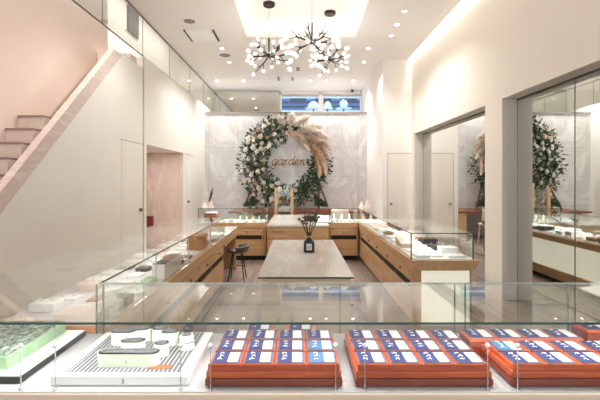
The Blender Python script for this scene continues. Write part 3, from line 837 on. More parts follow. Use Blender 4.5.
for nm_, mat, cnt in (('foliage', 'leaf', 3300), ('light_foliage', 'leaf_light', 800)):
    m = MB()
    k = 0
    while k < cnt:
        deg = rr.uniform(0, 360); w = density(deg)
        if rr.random() > (w/0.36)**1.2: continue
        a = math.radians(deg); k += 1
        ro = rr.gauss(0, 0.5)*w*0.9; yo = rr.uniform(-0.22, 0.10)
        p = ringp(a, max(-w, min(w, ro)), yo)
        if 225 < deg < 315: p.z = max(p.z, 0.78 + rr.random()*0.1)
        d = Vector((math.cos(a)*ro*4 + rr.uniform(-.7,.7), rr.uniform(-1, 0.3), math.sin(a)*ro*4 + rr.uniform(-.6,.8)))
        L = rr.uniform(0.06, 0.12)
        q = p + d.normalized()*L
        if q.z < 0.75: continue
        leaf(m, p, d, L, L*rr.uniform(0.2, 0.32), 0)
    # side sprays at the foot
    if nm_ == 'foliage':
        for (sx0, sg) in ((AX-1.02, -1), (AX+0.98, 1)):
            for q in range(130):
                u = rr.random()
                p = Vector((sx0 + sg*(u*0.32 - 0.28), AY-0.1+rr.uniform(-0.15, 0.1), 0.80+rr.random()*0.35*(1-u)))
                leaf(m, p, Vector((sg*rr.uniform(0.2, 1), rr.uniform(-.5,.2), rr.uniform(-0.1, 0.6))), rr.uniform(0.08, 0.14), 0.022, 0)
    m.build(nm_, mat, arch)['kind'] = 'stuff'
# roses
def rose_mesh(seed):
    q = random.Random(seed); m = MB(); m.smooth = True
    m.ball((0, 0, 0.012), 0.022, sz=1.15, n=8, m=6)
    for layer, (r, h, npet) in enumerate([(0.032, 0.035, 4), (0.046, 0.03, 5), (0.060, 0.016, 6)]):
        for k in range(npet):
            a0 = 2*PI*k/npet + layer*0.6 + q.uniform(-.15, .15); da = PI/npet*1.25
            vs = []
            for j in range(4):
                u = j/3
                for i in range(5):
                    v = (i-2)/2
                    rad = r*(0.35+0.75*u**0.8)*(1+0.05*v*v); a = a0+v*da*(0.5+0.5*math.sin(PI*min(1, u*0.8+0.15)))
                    vs.append((rad*math.cos(a), rad*math.sin(a), -0.02 + h*1.3*u - 0.012*u*v*v))
            fs = [(j*5+i, j*5+i+1, (j+1)*5+i+1, (j+1)*5+i) for j in range(3) for i in range(4)]
            m._add(vs, fs)
    o = m.build('rose', 'rose_white', None, origin=(0, 0, 0)); me = o.data; bpy.data.objects.remove(o); return me
ROSES = []
for i, mt in enumerate(['rose_white', 'rose_cream', 'rose_dusty', 'rose_white']):
    me = rose_mesh(20+i); me.materials.clear(); me.materials.append(M[mt]); ROSES.append(me)
pts = []
tries = 0
while len(pts) < 96 and tries < 9000:
    tries += 1
    deg = rr.uniform(82, 285) if rr.random() < 0.93 else rr.uniform(285, 300)
    w = density(deg) * (0.85 if deg < 250 else 0.9)
    if deg > 262 and rr.random() < 0.75: continue
    p = ringp(math.radians(deg), rr.uniform(-w, w), -0.18 + rr.uniform(-0.08, 0.06))
    p.z = max(p.z, 0.93)
    if all((p-q).length > 0.105 for q in pts): pts.append(p)
for p in pts:
    o = bpy.data.objects.new('rose', ROSES[rr.choice([0, 0, 1, 3, 3, 2])]); COL.objects.link(o)
    o.parent = arch; o.location = p - WL[arch.name]
    d = Vector((p.x-AX, -1.1, (p.z-AZ)*0.6+rr.uniform(-.2,.4)))
    o.rotation_euler = d.to_track_quat('Z', 'Y').to_euler()
    s = rr.uniform(0.8, 1.25); o.scale = (s, s, s)
# pampas plumes
def plume(base, d, L, W, mat, nq):
    m = MB(); d = d.normalized(); q = rr
    cur = Vector((0, 0, -0.35))
    def pt(u): return base + d*L*u + cur*(u*u)*L*0.5
    m.tube([pt(0), pt(0.3), pt(0.6), pt(0.95)], [0.005, 0.005, 0.004, 0.002], 5)
    for k in range(nq):
        u = 0.08 + 0.92*q.random(); p = pt(u)
        w = W*math.sin(PI*min(1, u*0.85+0.12))**0.8
        o = Vector((q.gauss(0,1), q.gauss(0,1), q.gauss(0,1))); o.normalize()
        e = p + o*w*q.uniform(0.5, 1.0) + d*0.08
        s = o.cross(d); s = s.normalized()*0.011 if s.length > 1e-3 else Vector((0.008, 0, 0))
        mid = p.lerp(e, 0.55) + Vector((0, 0, 0.012))
        m._add([p-s*0.4, p+s*0.4, mid+s, e, mid-s], [(0,1,2,3,4)])
    m.build('pampas_plume', mat, arch)
for deg, ro, dd, L, W, mt in [
    (92, 0.02, (-0.5, -0.3, 1.0), 0.30, 0.10, 'pampas_white'), (84, 0.0, (0.2, -0.3, 1.0), 0.36, 0.12, 'pampas_white'),
    (78, 0.05, (0.9, -0.4, 0.7), 0.42, 0.13, 'pampas_white'), (72, -0.1, (1, -0.5, 0.3), 0.48, 0.14, 'pampas_white'),
    (66, 0.05, (1, -0.3, 0.25), 0.46, 0.13, 'pampas_white'), (62, -0.12, (1, -0.5, -0.1), 0.5, 0.15, 'pampas'),
    (54, 0.08, (1, -0.3, -0.2), 0.46, 0.13, 'pampas_white'), (50, -0.12, (0.7, -0.5, -0.6), 0.50, 0.15, 'pampas_tan'),
    (44, 0.06, (0.9, -0.3, -0.5), 0.46, 0.13, 'pampas'), (38, -0.08, (0.5, -0.4, -0.8), 0.52, 0.15, 'pampas_tan'),
    (34, 0.10, (0.6, -0.3, -0.7), 0.42, 0.12, 'pampas_white'), (26, -0.04, (0.2, -0.4, -1), 0.52, 0.14, 'pampas_tan'),
    (20, 0.08, (0.2, -0.3, -1), 0.48, 0.12, 'pampas'), (12, 0.03, (-0.1, -0.4, -1), 0.42, 0.11, 'pampas'),
    (86, -0.16, (0.6, -0.5, -0.1), 0.40, 0.13, 'pampas'), (70, -0.2, (0.6, -0.5, -0.5), 0.42, 0.12, 'pampas_white')]:
    plume(ringp(math.radians(deg), ro, -0.16), Vector(dd), L*1.15, W*1.5, mt, 560)

# sign on the marble
sg = thing('wall_sign', 'gold cursive word garden mounted on the marble inside the flower arch', 'sign', (cx(287.5, YB), YB-0.03, 1.5))
def stroke_letter(strokes, ox, oz, s, slant=0.22):
    m = MB(); m.smooth = True
    for st in strokes:
        pts_ = []
        n = len(st)
        for i in range(n-1):      # catmull-rom
            p0, p1, p2, p3 = st[max(i-1, 0)], st[i], st[i+1], st[min(i+2, n-1)]
            for k in range(5):
                u = k/5
                pts_.append(tuple(0.5*((2*p1[j]) + (-p0[j]+p2[j])*u + (2*p0[j]-5*p1[j]+4*p2[j]-p3[j])*u*u + (-p0[j]+3*p1[j]-3*p2[j]+p3[j])*u**3) for j in (0, 1)))
        pts_.append(st[-1])
        m.tube([(ox+(x+z*slant)*s, YB-0.018, oz+z*s) for x, z in pts_], 0.0125, 8)
    return m
bowl = [(0.86, 0.86), (0.5, 1.0), (0.12, 0.75), (0.08, 0.3), (0.35, 0.0), (0.68, 0.2), (0.86, 0.6)]
LET = {'g': [bowl, [(0.92, 1.0), (0.86, 0.3), (0.78, -0.45), (0.4, -0.72), (0.02, -0.55), (0.1, -0.25), (0.5, -0.1), (1.0, 0.2)]],
       'a': [bowl, [(0.92, 1.0), (0.86, 0.4), (0.9, 0.06), (1.05, 0.02), (1.2, 0.2)]],
       'r': [[(0.05, 0.75), (0.25, 0.98), (0.3, 0.6), (0.25, 0.0)], [(0.28, 0.55), (0.45, 0.85), (0.68, 1.0), (0.82, 0.88)]],
       'd': [bowl, [(0.95, 1.75), (0.88, 0.9), (0.85, 0.3), (0.92, 0.04), (1.06, 0.03), (1.2, 0.2)]],
       'e': [[(0.1, 0.5), (0.5, 0.55), (0.78, 0.75), (0.6, 1.0), (0.25, 0.85), (0.1, 0.4), (0.32, 0.02), (0.6, 0.04), (0.85, 0.28)]],
       'n': [[(0.05, 0.78), (0.22, 0.98), (0.26, 0.6), (0.22, 0.0)], [(0.26, 0.55), (0.5, 0.92), (0.76, 0.95), (0.8, 0.55), (0.76, 0.12), (0.9, 0.02), (1.06, 0.2)]]}
s = 0.146; ox = cx(271.5, YB)
for ch, adv in zip('garden', [1.12, 1.08, 0.92, 1.08, 0.95, 1.0]):
    stroke_letter(LET[ch], ox, cz(164.8, YB), s).build('letter', 'gold', sg)
    ox += adv*s

# ------------------------------------------------------------------ things in the cases
def display_block(name, label, x, y, z, w, d, h, mat, cat='display stand', group=None, top=None, rot=0, pieces=2, metal='silver'):
    """padded jewellery stand with a ring or two on it"""
    t = thing(name, label, cat, (x, y, z), group)
    m = MB(); m.bbox(x-w/2, x+w/2, y-d/2, y+d/2, z, z+h, min(0.006, h*0.3)); m.build('pad', mat, t)
    if top:
        box('liner', top, x-w/2+0.008, x+w/2-0.008, y-d/2+0.008, y+d/2-0.008, z+h, z+h+0.002, t)
    r = random.Random(int(abs(x*1000)+abs(y*977)))
    for k in range(pieces):
        px = x + (k+0.5-pieces/2)*w/(pieces+0.3); py = y+r.uniform(-0.1, 0.1)*d
        m = MB(); m.smooth = True
        R_ = min(0.012, w*0.12); zz = z+h+0.002+R_
        ring_pts = [(px+R_*math.cos(2*PI*i/14), py, zz+R_*math.sin(2*PI*i/14)) for i in range(15)]
        m.tube(ring_pts, 0.0024, 6); m.build('ring', metal, t)
    if rot: t.rotation_euler.z = rot
    return t
def neck_bust(label, x, y, z, h, mat, group=None):
    t = thing('necklace_bust', label, 'display stand', (x, y, z), group)
    m = MB(); m.smooth = True
    m.lathe([(h*0.30, 0), (h*0.30, h*0.05), (h*0.20, h*0.1), (h*0.33, h*0.35), (h*0.30, h*0.55), (h*0.13, h*0.75), (h*0.12, h*0.95), (h*0.08, h)], (x, y, z), 18, sy=0.55)
    m.build('bust', mat, t)
    m = MB(); m.tube([(x+h*0.22*math.cos(a), y-h*0.19, z+h*0.62+h*0.25*math.sin(a)) for a in [PI+PI*i/10 for i in range(11)]], 0.0025, 5); m.build('necklace', 'brass', t)
    return t
def cone_stand(label, x, y, z, h, mat, group=None):
    t = thing('ring_cone', label, 'display stand', (x, y, z), group)
    m = MB(); m.smooth = True; m.lathe([(h*0.28, 0), (h*0.28, h*0.06), (h*0.20, h*0.08), (h*0.05, h*0.95), (h*0.02, h)], (x, y, z), 16); m.build('cone', mat, t)
    m = MB(); m.smooth = True; R_ = h*0.15
    m.tube([(x+R_*math.cos(2*PI*i/12), y+R_*math.sin(2*PI*i/12), z+h*0.42) for i in range(13)], 0.003, 5); m.build('ring', 'brass', t)
    return t

# left counter contents: two rows of stands
mats = ['white_matt', 'pink', 'white', 'blush', 'deck_white', 'grey_pad', 'white_matt']
desc = {'white_matt': 'white leatherette', 'pink': 'pale pink', 'white': 'glossy white', 'blush': 'rose', 'deck_white': 'off-white', 'grey_pad': 'grey',
        'dark_pad': 'charcoal'}
r2 = random.Random(5)
SKIPY = []
ringm = ['white_matt', 'dark_pad', 'pink', 'white', 'grey_pad', 'deck_white', 'brown_dark', 'white', 'blush']
desc['brown_dark'] = 'dark brown'; desc['leather'] = 'tan'
row_y = [2.42, 2.54, 2.66, 2.78, 3.76, 3.90, 4.05, 4.22, 4.86, 5.00, 5.16, 5.34]
for i, y in enumerate(row_y):
    mt = ringm[i % len(ringm)]
    display_block('ring_stand', '%s ring stand by the aisle glass, stair-side counter, %s from the front case' % (desc[mt], ORD[i]),
                  -1.14 + r2.uniform(-.03, .02), y, ZD, r2.uniform(.09, .14), 0.10, r2.choice([0.02, 0.04, 0.06]), mt, group='stands along the aisle glass')
for i in range(15):
    y = 2.22 + i*0.225; mt = mats[(i*3+1) % len(mats)]
    display_block('earring_stand', '%s earring stand by the wall glass, stair-side counter, %s from the front case' % (desc[mt], ORD[i]),
                  -1.54 + r2.uniform(-.03, .03), y, ZD, 0.15, 0.11, r2.choice([0.012, 0.03, 0.05]), mt, group='stands along the wall glass')
midm = ['white', 'leather', 'white_matt', 'pink', 'deck_white', 'dark_pad', 'white']
for i in range(15):
    y = 2.44 + i*0.212; mt = midm[i % len(midm)]
    display_block('pendant_pad', '%s pendant pad in the middle row, stair-side counter, %s from the front case' % (desc[mt], ORD[i]),
                  -1.34 + r2.uniform(-.02, .02), y, ZD, 0.11, 0.12, r2.choice([0.008, 0.016, 0.03]), mt, group='pads in the middle row')
# named pieces
t = thing('storage_box', 'beige suede block just behind the orange wood rail, stair-side counter', 'box', (-1.19, 2.21, ZD))
box('body', 'pink', -1.30, -1.08, 2.13, 2.29, ZD, ZD+0.055, t, 0.004)
box('lid', 'pink', -1.303, -1.077, 2.127, 2.293, ZD+0.056, ZD+0.075, t, 0.004)
neck_bust('clear-white necklace bust near the glass corner of the stair-side counter', -1.085, 2.34, ZD, 0.15, 'white_matt')
t = thing('leather_case', 'tan leather box standing open-lidded in the stair-side counter', 'box', (-1.16, 4.62, ZD))
box('body', 'leather', -1.25, -1.07, 4.50, 4.74, ZD, ZD+0.13, t, 0.006)
box('lid', 'leather', -1.254, -1.066, 4.496, 4.744, ZD+0.132, ZD+0.165, t, 0.006)
box('clasp', 'brass', -1.175, -1.145, 4.49, 4.50, ZD+0.115, ZD+0.15, t)
t = thing('mineral_stone', 'pale green rough stone in the stair-side counter', 'stone', (-1.11, 2.99, ZD))
m = MB(); m.ball((-1.11, 2.99, ZD+0.038), 0.055, 1.15, 1.0, 0.64, 12, 8)
q = random.Random(3); m.v = [(p[0]*1.0+q.uniform(-.006,.006), p[1]+q.uniform(-.006,.006), max(ZD, p[2]+q.uniform(-.006,.006))) for p in m.v]
m.build('rock', 'green_stone', t)
t = thing('watch_tray', 'white-fronted tray with dark lining beside the green stone', 'tray', (-1.14, 3.36, ZD)) if False else None
t = thing('jewellery_riser', 'white-fronted long riser with dark lining in the stair-side counter', 'display stand', (-1.10, 3.40, ZD))
box('body', 'white', -1.16, -1.055, 3.17, 3.63, ZD, ZD+0.12, t, 0.004)
box('lining', 'brown_dark', -1.154, -1.061, 3.176, 3.624, ZD+0.12, ZD+0.123, t)

# right counter contents
for i in range(10):
    y = 4.14 + i*0.33; mt = ['white', 'deck_white', 'white', 'white_matt'][i % 4]
    if i == 2: continue
    display_block('ring_stand', '%s ring stand by the aisle glass, mirror-side counter, %s from the lit end' % (desc[mt], ORD[i]),
                  1.27, y, ZD, 0.14, 0.2, [0.03, 0.012, 0.05, 0.03][i % 4], mt, group='stands along the aisle glass of the mirror-side counter')
for i in range(16):
    y = 4.12 + i*0.21; mt = ['white', 'white_matt', 'dark_pad', 'dark_pad', 'dark_pad', 'leather', 'pink', 'white'][i % 8]
    display_block('bracelet_pad', '%s bracelet pad by the mirror-side glass, %s from the lit end panel' % (desc[mt], ORD[i]),
                  1.62, y, ZD, 0.18, 0.14, [0.02, 0.07, 0.05][i % 3], mt, group='pads along the mirror-side glass')
for i in range(9):
    y = 4.2 + i*0.36; mt = ['pink', 'white', 'deck_white', 'blush'][i % 4]
    display_block('pendant_pad', '%s pendant pad in the middle row, mirror-side counter, %s from the lit end' % (desc[mt], ORD[i]),
                  1.43, y, ZD, 0.12, 0.22, 0.014 + 0.01*(i % 3), mt, group='pads along the middle of the mirror-side counter')
t = thing('bracelet_ramp', 'wood-sided slanted white ramp in the mirror-side counter by the aisle glass', 'display stand', (1.26, 4.78, ZD))
m = MB(); m.prism([(4.66, ZD), (4.92, ZD), (4.92, ZD+0.10), (4.66, ZD+0.04)], 1.20, 1.33, 'x'); m.build('body', 'wood_pale', t)
m = MB(); m.prism([(4.655, ZD+0.042), (4.925, ZD+0.104), (4.925, ZD+0.112), (4.655, ZD+0.05)], 1.195, 1.335, 'x'); m.build('pad', 'white', t)
t = thing('dish', 'round bronze dish heaped with jewellery in the mirror-side counter', 'dish', (1.27, 5.62, ZD))
m = MB(); m.smooth = True; m.lathe([(0.03, 0), (0.04, 0.01), (0.085, 0.05), (0.09, 0.055), (0.08, 0.05)], (1.27, 5.62, ZD), 20); m.build('bowl', 'grey_pad', t)
m = MB(); m.smooth = True
for k in range(14): m.ball((1.27+q.uniform(-.05,.05), 5.62+q.uniform(-.05,.05), ZD+0.06), 0.016, n=8, m=6)
m.build('beads', 'brass', t)['kind'] = 'stuff'

# back counter contents
for i in range(8):
    x = -1.05 + i*0.055*1.0
    if i % 2 == 0:
        cone_stand('white ring cone in the lit back counter, %s from the basket side' % ORD[i//2], -1.1+i*0.06, 7.62, ZD, 0.11, 'white', 'ring cones in the back counter')
for i in range(6):
    display_block('ring_stand', 'white ring block in the stair-side back counter, %s from the basket' % ORD[i],
                  -1.40 + i*0.145, 7.53, ZD, 0.09, 0.07, [0.03, 0.05, 0.02][i % 3], 'white', group='ring blocks in the lit back counter')
for i, x in enumerate((-1.04, -0.78)):
    t = thing('glass_dome', 'small green tinted glass box in the back counter, %s' % ['nearer the basket', 'nearer the stone topped desk'][i], 'glass box', (x, 7.78, ZD), 'green glass boxes')
    m = MB(); m.box(x-0.07, x+0.07, 7.72, 7.84, ZD+0.012, ZD+0.16); m.build('cover', 'green_block', t)
    box('base', 'green_stone', x-0.08, x+0.08, 7.71, 7.85, ZD, ZD+0.012, t)
t = thing('wicker_basket', 'brown woven basket at the stair-side end of the back counter', 'basket', (-1.68, 7.75, ZD))
m = MB(); m.bbox(-1.80, -1.56, 7.66, 7.86, ZD, ZD+0.15, 0.012); m.build('body', 'leather', t)
for k in range(3): box('band', 'brown_dark', -1.803, -1.557, 7.657, 7.863, ZD+0.03+k*0.045, ZD+0.04+k*0.045, t)
box('filling', 'blush', -1.785, -1.575, 7.675, 7.845, ZD+0.15, ZD+0.165, t)
t = thing('leather_case', 'dark brown leather box on the stone top of the centre desk', 'box', (cx(311, 7.7), 7.72, ZD))
box('body', 'brown_dark', cx(304, 7.7), cx(318, 7.7), 7.64, 7.80, ZD, ZD+0.075, t, 0.005)
box('lid', 'brown_dark', cx(304, 7.7)-0.004, cx(318, 7.7)+0.004, 7.636, 7.804, ZD+0.077, ZD+0.105, t, 0.005)
t = thing('easel_tablet', 'dark tilted stand with pale stone slab on the centre desk beside the leather box', 'display stand', (cx(325, 7.6), 7.6, ZD))
m = MB(); m.prism([(7.40, ZD), (7.68, ZD), (7.68, ZD+0.10)], cx(316, 7.6), cx(331, 7.6), 'x'); m.build('wedge', 'grey_pad', t)
m = MB(); m.prism([(7.40, ZD+0.002), (7.68, ZD+0.102), (7.678, ZD+0.112), (7.398, ZD+0.012)], cx(317, 7.6), cx(330, 7.6), 'x'); m.build('slab', 'deck_grey', t)
for i in range(6):
    x = 0.66 + i*0.08
    display_block('ring_stand', 'white ring block in the short back counter, %s from the centre desk' % ORD[i], x, 7.56, ZD, 0.06, 0.07, [0.03, 0.05, 0.04][i % 3], 'white', group='ring blocks in the short back counter', pieces=1)
for i in range(3):
    cone_stand('cream ring cone in the short back counter, %s from the centre desk' % ORD[i], 0.70+i*0.15, 7.78, ZD, 0.14, 'pink', 'ring cones in the short back counter')
# ornaments standing on the glass tops by the marble wall
def ornament(x, y, label, feather):
    t = thing('folded_ornament', label, 'ornament', (x, y, ZG))
    for k, (dx, h, mt) in enumerate([(-0.07, 0.11, 'pampas_white'), (0.045, 0.15, 'pink')]):
        m = MB(); m.lathe([(0.06, 0), (0.05, 0.02), (0.025, h*0.7), (0.008, h)], (x+dx, y, ZG), 12, sy=0.6); m.build('cone', mt, t)
    if feather:
        m = MB(); m.tube([(x+0.02, y, ZG+0.10), (x+0.06, y, ZG+0.26), (x+0.09, y, ZG+0.38)], [0.018, 0.026, 0.004], 6); m.build('feather', 'branch_brown', t)
ornament(-1.76, 7.85, 'pink and white folded ornament with a dark feather on the back counter', True)
ornament(1.32, 7.85, 'pink and white folded ornament on the corner glass by the cream wall', False)

# ------------------------------------------------------------------ reed diffuser on the table
t = thing('reed_diffuser', 'black square reed diffuser bottle with dark sprays on the stone table', 'reed diffuser', (0.107, 3.9, 0.80))
m = MB(); m.bbox(0.055, 0.159, 3.85, 3.95, 0.80, 0.905, 0.008); m.build('bottle', 'black_gloss', t)
m = MB(); m.smooth = True; m.lathe([(0.045, 0), (0.03, 0.018), (0.018, 0.03), (0.018, 0.06), (0.022, 0.062), (0.022, 0.085)], (0.107, 3.9, 0.903), 16); m.build('neck', 'black_gloss', t)
m = MB(); m.lathe([(0.0235, 0), (0.0235, 0.012)], (0.107, 3.9, 0.945), 16); m.build('collar', 'brass', t)
lb = box('bottle_label', 'paper', 0.082, 0.132, 3.8485, 3.850, 0.825, 0.885, t)
mk = MB()
mk.box(0.092, 0.122, 3.8475, 3.8485, 0.865, 0.869); mk.box(0.092, 0.096, 3.8475, 3.8485, 0.840, 0.865); mk.box(0.118, 0.122, 3.8475, 3.8485, 0.840, 0.865); mk.box(0.092, 0.122, 3.8475, 3.8485, 0.838, 0.842); mk.box(0.102, 0.112, 3.8475, 3.8485, 0.849, 0.858)
mk.build('mark', 'mark', lb)
q = random.Random(9)
for k in range(9):
    a = 2*PI*k/9; e = Vector((0.107+0.105*math.cos(a)*q.uniform(.5, 1.1), 3.9+0.07*math.sin(a), 1.15+q.uniform(-0.05, 0.05)))
    m = MB(); m.tube([(0.107+0.012*math.cos(a), 3.9+0.012*math.sin(a), 0.95), e], 0.0035, 5)
    rd = m.build('reed', 'black', t)
    if k % 2 == 0:
        m = MB()
        for j in range(10):
            u = q.uniform(0.72, 1.12); p = Vector((0.107, 3.9, 0.95)).lerp(e, u)
            d = Vector((q.uniform(-1,1), q.uniform(-1,1), q.uniform(0,1))); rr2 = 0.04
            sv = d.cross(Vector((0.3, 0.5, 0.2))).normalized()*0.010
            d = d.normalized()*rr2
            m._add([p, p+d*0.5+sv, p+d, p+d*0.5-sv], [(0,1,2,3)])
        m.build('spray', 'leaf', rd)

# ------------------------------------------------------------------ stool by the desk
sx_, sy_ = -0.91, 6.0
t = thing('stool', 'dark curved-seat stool with thin chrome legs at the end of the stair-side counter', 'stool', (sx_, sy_, 0))
m = MB(); m.smooth = True; m.lathe([(0.10, 0), (0.15, 0.015), (0.165, 0.04), (0.15, 0.055), (0.02, 0.04)], (sx_, sy_, 0.41), 20); m.build('seat', 'seat', t)
m = MB(); m.smooth = True
vs = []
for j in range(4):
    z = 0.44 + j*0.02
    for i in range(13):
        a = -0.5*PI + 1.0*PI*i/12
        rr_ = 0.16 + 0.012*j
        hz = z + 0.03*math.cos(a)*(j/3)
        vs.append((sx_+rr_*math.cos(a), sy_+rr_*math.sin(a), hz))
m._add(vs, [(j*13+i, j*13+i+1, (j+1)*13+i+1, (j+1)*13+i) for j in range(3) for i in range(12)])
o = m.build('backrest', 'seat', t); so = o.modifiers.new('solid', 'SOLIDIFY'); so.thickness = 0.018
for k in range(4):
    a = PI/4 + k*PI/2
    m = MB(); m.tube([(sx_+0.09*math.cos(a), sy_+0.09*math.sin(a), 0.42), (sx_+0.17*math.cos(a), sy_+0.17*math.sin(a), 0.0)], [0.010, 0.008], 8); m.build('leg', 'dark_metal', t)
m = MB(); m.tube([(sx_+0.13*math.cos(2*PI*i/20), sy_+0.13*math.sin(2*PI*i/20), 0.19) for i in range(21)], 0.006, 6); m.build('foot_ring', 'chrome', t)

# dark red panel in the passage
p = thing('wall_cabinet', 'small dark red box on the passage wall above the counter glass', 'box', (-3.29, 8.86, 0.44))
box('body', 'maroon', -3.375, -3.21, 8.83, 8.904, 0.44, 0.70, p, 0.004)
box('front', 'maroon', -3.36, -3.225, 8.822, 8.83, 0.455, 0.685, p)

# ------------------------------------------------------------------ front case: jewellery cards on red wooden trays
CARD = thing('jewellery_card', 'x', 'jewellery card', (0, 0, 0))
def card_parts(root):
    box('backing', 'card_rim', -0.055, 0.055, -0.051, 0.051, 0, 0.004, root)
    box('velvet', 'navy', -0.050, 0.006, -0.046, 0.046, 0.004, 0.0055, root)
    box('paper', 'paper', 0.006, 0.045, -0.041, 0.041, 0.004, 0.006, root)
    for k in range(3):
        zz = 0.0055; yy = 0.026 - k*0.026; xx = -0.026 + (0.004 if k == 1 else 0)
        m = MB(); m.smooth = True
        m.tube([(xx+0.0085*math.cos(a), yy+0.0085*math.sin(a), zz+0.0018) for a in [PI*1.02*i/8 for i in range(9)]], [0.0012, .0018, .0022, .0024, .0026, .0024, .0022, .0018, .0012], 6)
        m.build('earring', 'silver', root)
card_parts(CARD)
used = [False]
def put_card(x, y, z, label, glare=False, tilt=0.0):
    if not used[0]:
        c = CARD; used[0] = True
    else:
        c = copy_tree(CARD)
    c.location = (x, y, z); c['label'] = label; c['group'] = 'jewellery cards on the red wooden trays'
    if tilt: c.rotation_euler.z = tilt
    if glare:
        for ch in c.children:
            if ch.name.startswith('velvet'):
                ch.data = ch.data.copy(); ch.data.materials[0] = M['navy_glare']  # paler velvet colour imitates a reflection on this card
    return c
ROWN = ['front row', 'middle row', 'back row']
COLN = ['first', 'second', 'third', 'fourth']
def red_tray(x0, x1, y0, y1, label, nick, ncol=4, rows=3, glare=()):
    t = thing('jewellery_tray', label, 'tray', ((x0+x1)/2, (y0+y1)/2, ZD), 'red wooden jewellery trays')
    box('base_board', 'tray_dark', x0-0.01, x1+0.01, y0-0.01, y1+0.01, ZD+0.004, ZD+0.032, t, 0.006)
    box('middle_board', 'tray_wood', x0-0.006, x1+0.006, y0-0.006, y1+0.006, ZD+0.033, ZD+0.060, t, 0.006)
    w = (x1-x0)/ncol
    for c in range(ncol):
        a, b_ = x0+c*w+0.0015, x0+(c+1)*w-0.0015
        s_ = box('strip_panel', 'tray_wood', a, b_, y0+0.004, y1-0.004, ZD+0.061, ZD+0.078, t, 0.002)
        box('front_lip', 'tray_wood', a, b_, y0-0.002, y0+0.003, ZD+0.061, ZD+0.085, s_)
        for yy in [y0+0.006 + (y1-y0-0.012)*k/rows for k in range(1, rows)]:
            box('divider', 'tray_dark', a+0.002, b_-0.002, yy-0.0012, yy+0.0012, ZD+0.078, ZD+0.083, s_)
    z = ZD+0.078
    for r in range(rows):
        yc = y0+0.006 + (y1-y0-0.012)*(r+0.5)/rows
        for c in range(ncol):
            put_card(x0+(c+0.5)*w, yc, z, 'navy and white jewellery card, %s %s column of the %s' % (ROWN[r], COLN[c], nick), (r, c) in glare)
    return t
def acrylic_sheet(x0, x1, label):
    t = tag(box('acrylic_sheet', 'acrylic', x0, x1, 1.515, 1.97, ZD, ZD+0.0035), label, 'acrylic sheet', 'clear sheets under the trays')
    return t
acrylic_sheet(-0.385, 0.185, 'clear acrylic sheet under the tray next to the white display')
acrylic_sheet(0.205, 0.765, 'clear acrylic sheet under the middle red tray')
acrylic_sheet(0.785, 1.40, 'clear acrylic sheet under the red tray by the mirrors')
red_tray(-0.345, 0.160, 1.532, 1.902, 'red wooden tray of twelve jewellery cards next to the white display', 'tray nearest the white display', glare=((0, 3), (1, 3)))
red_tray(0.228, 0.735, 1.532, 1.902, 'red wooden tray of twelve jewellery cards in the middle of the front case', 'middle red tray')
red_tray(0.822, 1.36, 1.532, 1.777, 'red wooden tray of eight jewellery cards nearest the mirrors', 'red tray nearest the mirrors', rows=2, glare=((1, 0),))
# narrow back trays
def narrow_tray(x0, x1, y0, y1, z0, label, nick, n):
    t = thing('narrow_tray', label, 'tray', ((x0+x1)/2, (y0+y1)/2, ZD), 'narrow red trays at the back glass')
    box('body', 'tray_dark', x0, x1, y0, y1, ZD, z0-0.014, t, 0.004)
    box('lip', 'tray_wood', x0, x1, y0, y1, z0-0.013, z0, t, 0.004)
    w = (x1-x0)/n
    for c in range(n):
        put_card(x0+(c+0.5)*w, (y0+y1)/2, z0, 'navy and white jewellery card, %s along the %s' % (ORD[c], nick))
narrow_tray(0.765, 1.275, 1.782, 1.90, ZD+0.081, 'narrow red tray of four cards behind the tray by the mirrors', 'narrow back tray of four', 4)
narrow_tray(1.345, 1.61, 1.86, 1.975, ZD+0.09, 'narrow red tray at the far mirror-side end of the back glass', 'narrow end tray', 2)
narrow_tray(-0.255, -0.12, 1.925, 2.025, ZD+0.066, 'small red tray with one card behind the tray next to the white display', 'small back tray beside the white display', 1)
narrow_tray(-0.06, 0.085, 1.925, 2.025, ZD+0.066, 'small red tray with one card behind the tray near the glass joint', 'small back tray by the glass joint', 1)

# clip posts
for x, s in [(-1.045, 'at the corner of the green glass display'), (-0.915, 'at the aisle-end corner of the white display'),
             (-0.443, 'at the white display corner beside its round box'), (-0.330, 'at the start of the first red tray'),
             (0.142, 'at the end of the first red tray'), (0.252, 'at the start of the middle red tray'),
             (0.715, 'at the end of the middle red tray'), (0.828, 'at the start of the red tray by the mirrors')]:
    t = thing('clip_post', 'thin clip post ' + s, 'post', (x, 1.512, ZD), 'thin clip posts behind the front glass')
    m = MB(); m.tube([(x, 1.508, ZD+0.002), (x, 1.508, ZD+0.16)], 0.0022, 8); m.build('rod', 'silver', t)
    m = MB(); m.lathe([(0.009, 0), (0.009, 0.003)], (x, 1.508, ZD), 12); m.build('foot', 'silver', t)
    m = MB(); m.smooth = True; m.ball((x, 1.508, ZD+0.165), 0.0095, n=10, m=8); m.build('clip', 'silver', t)

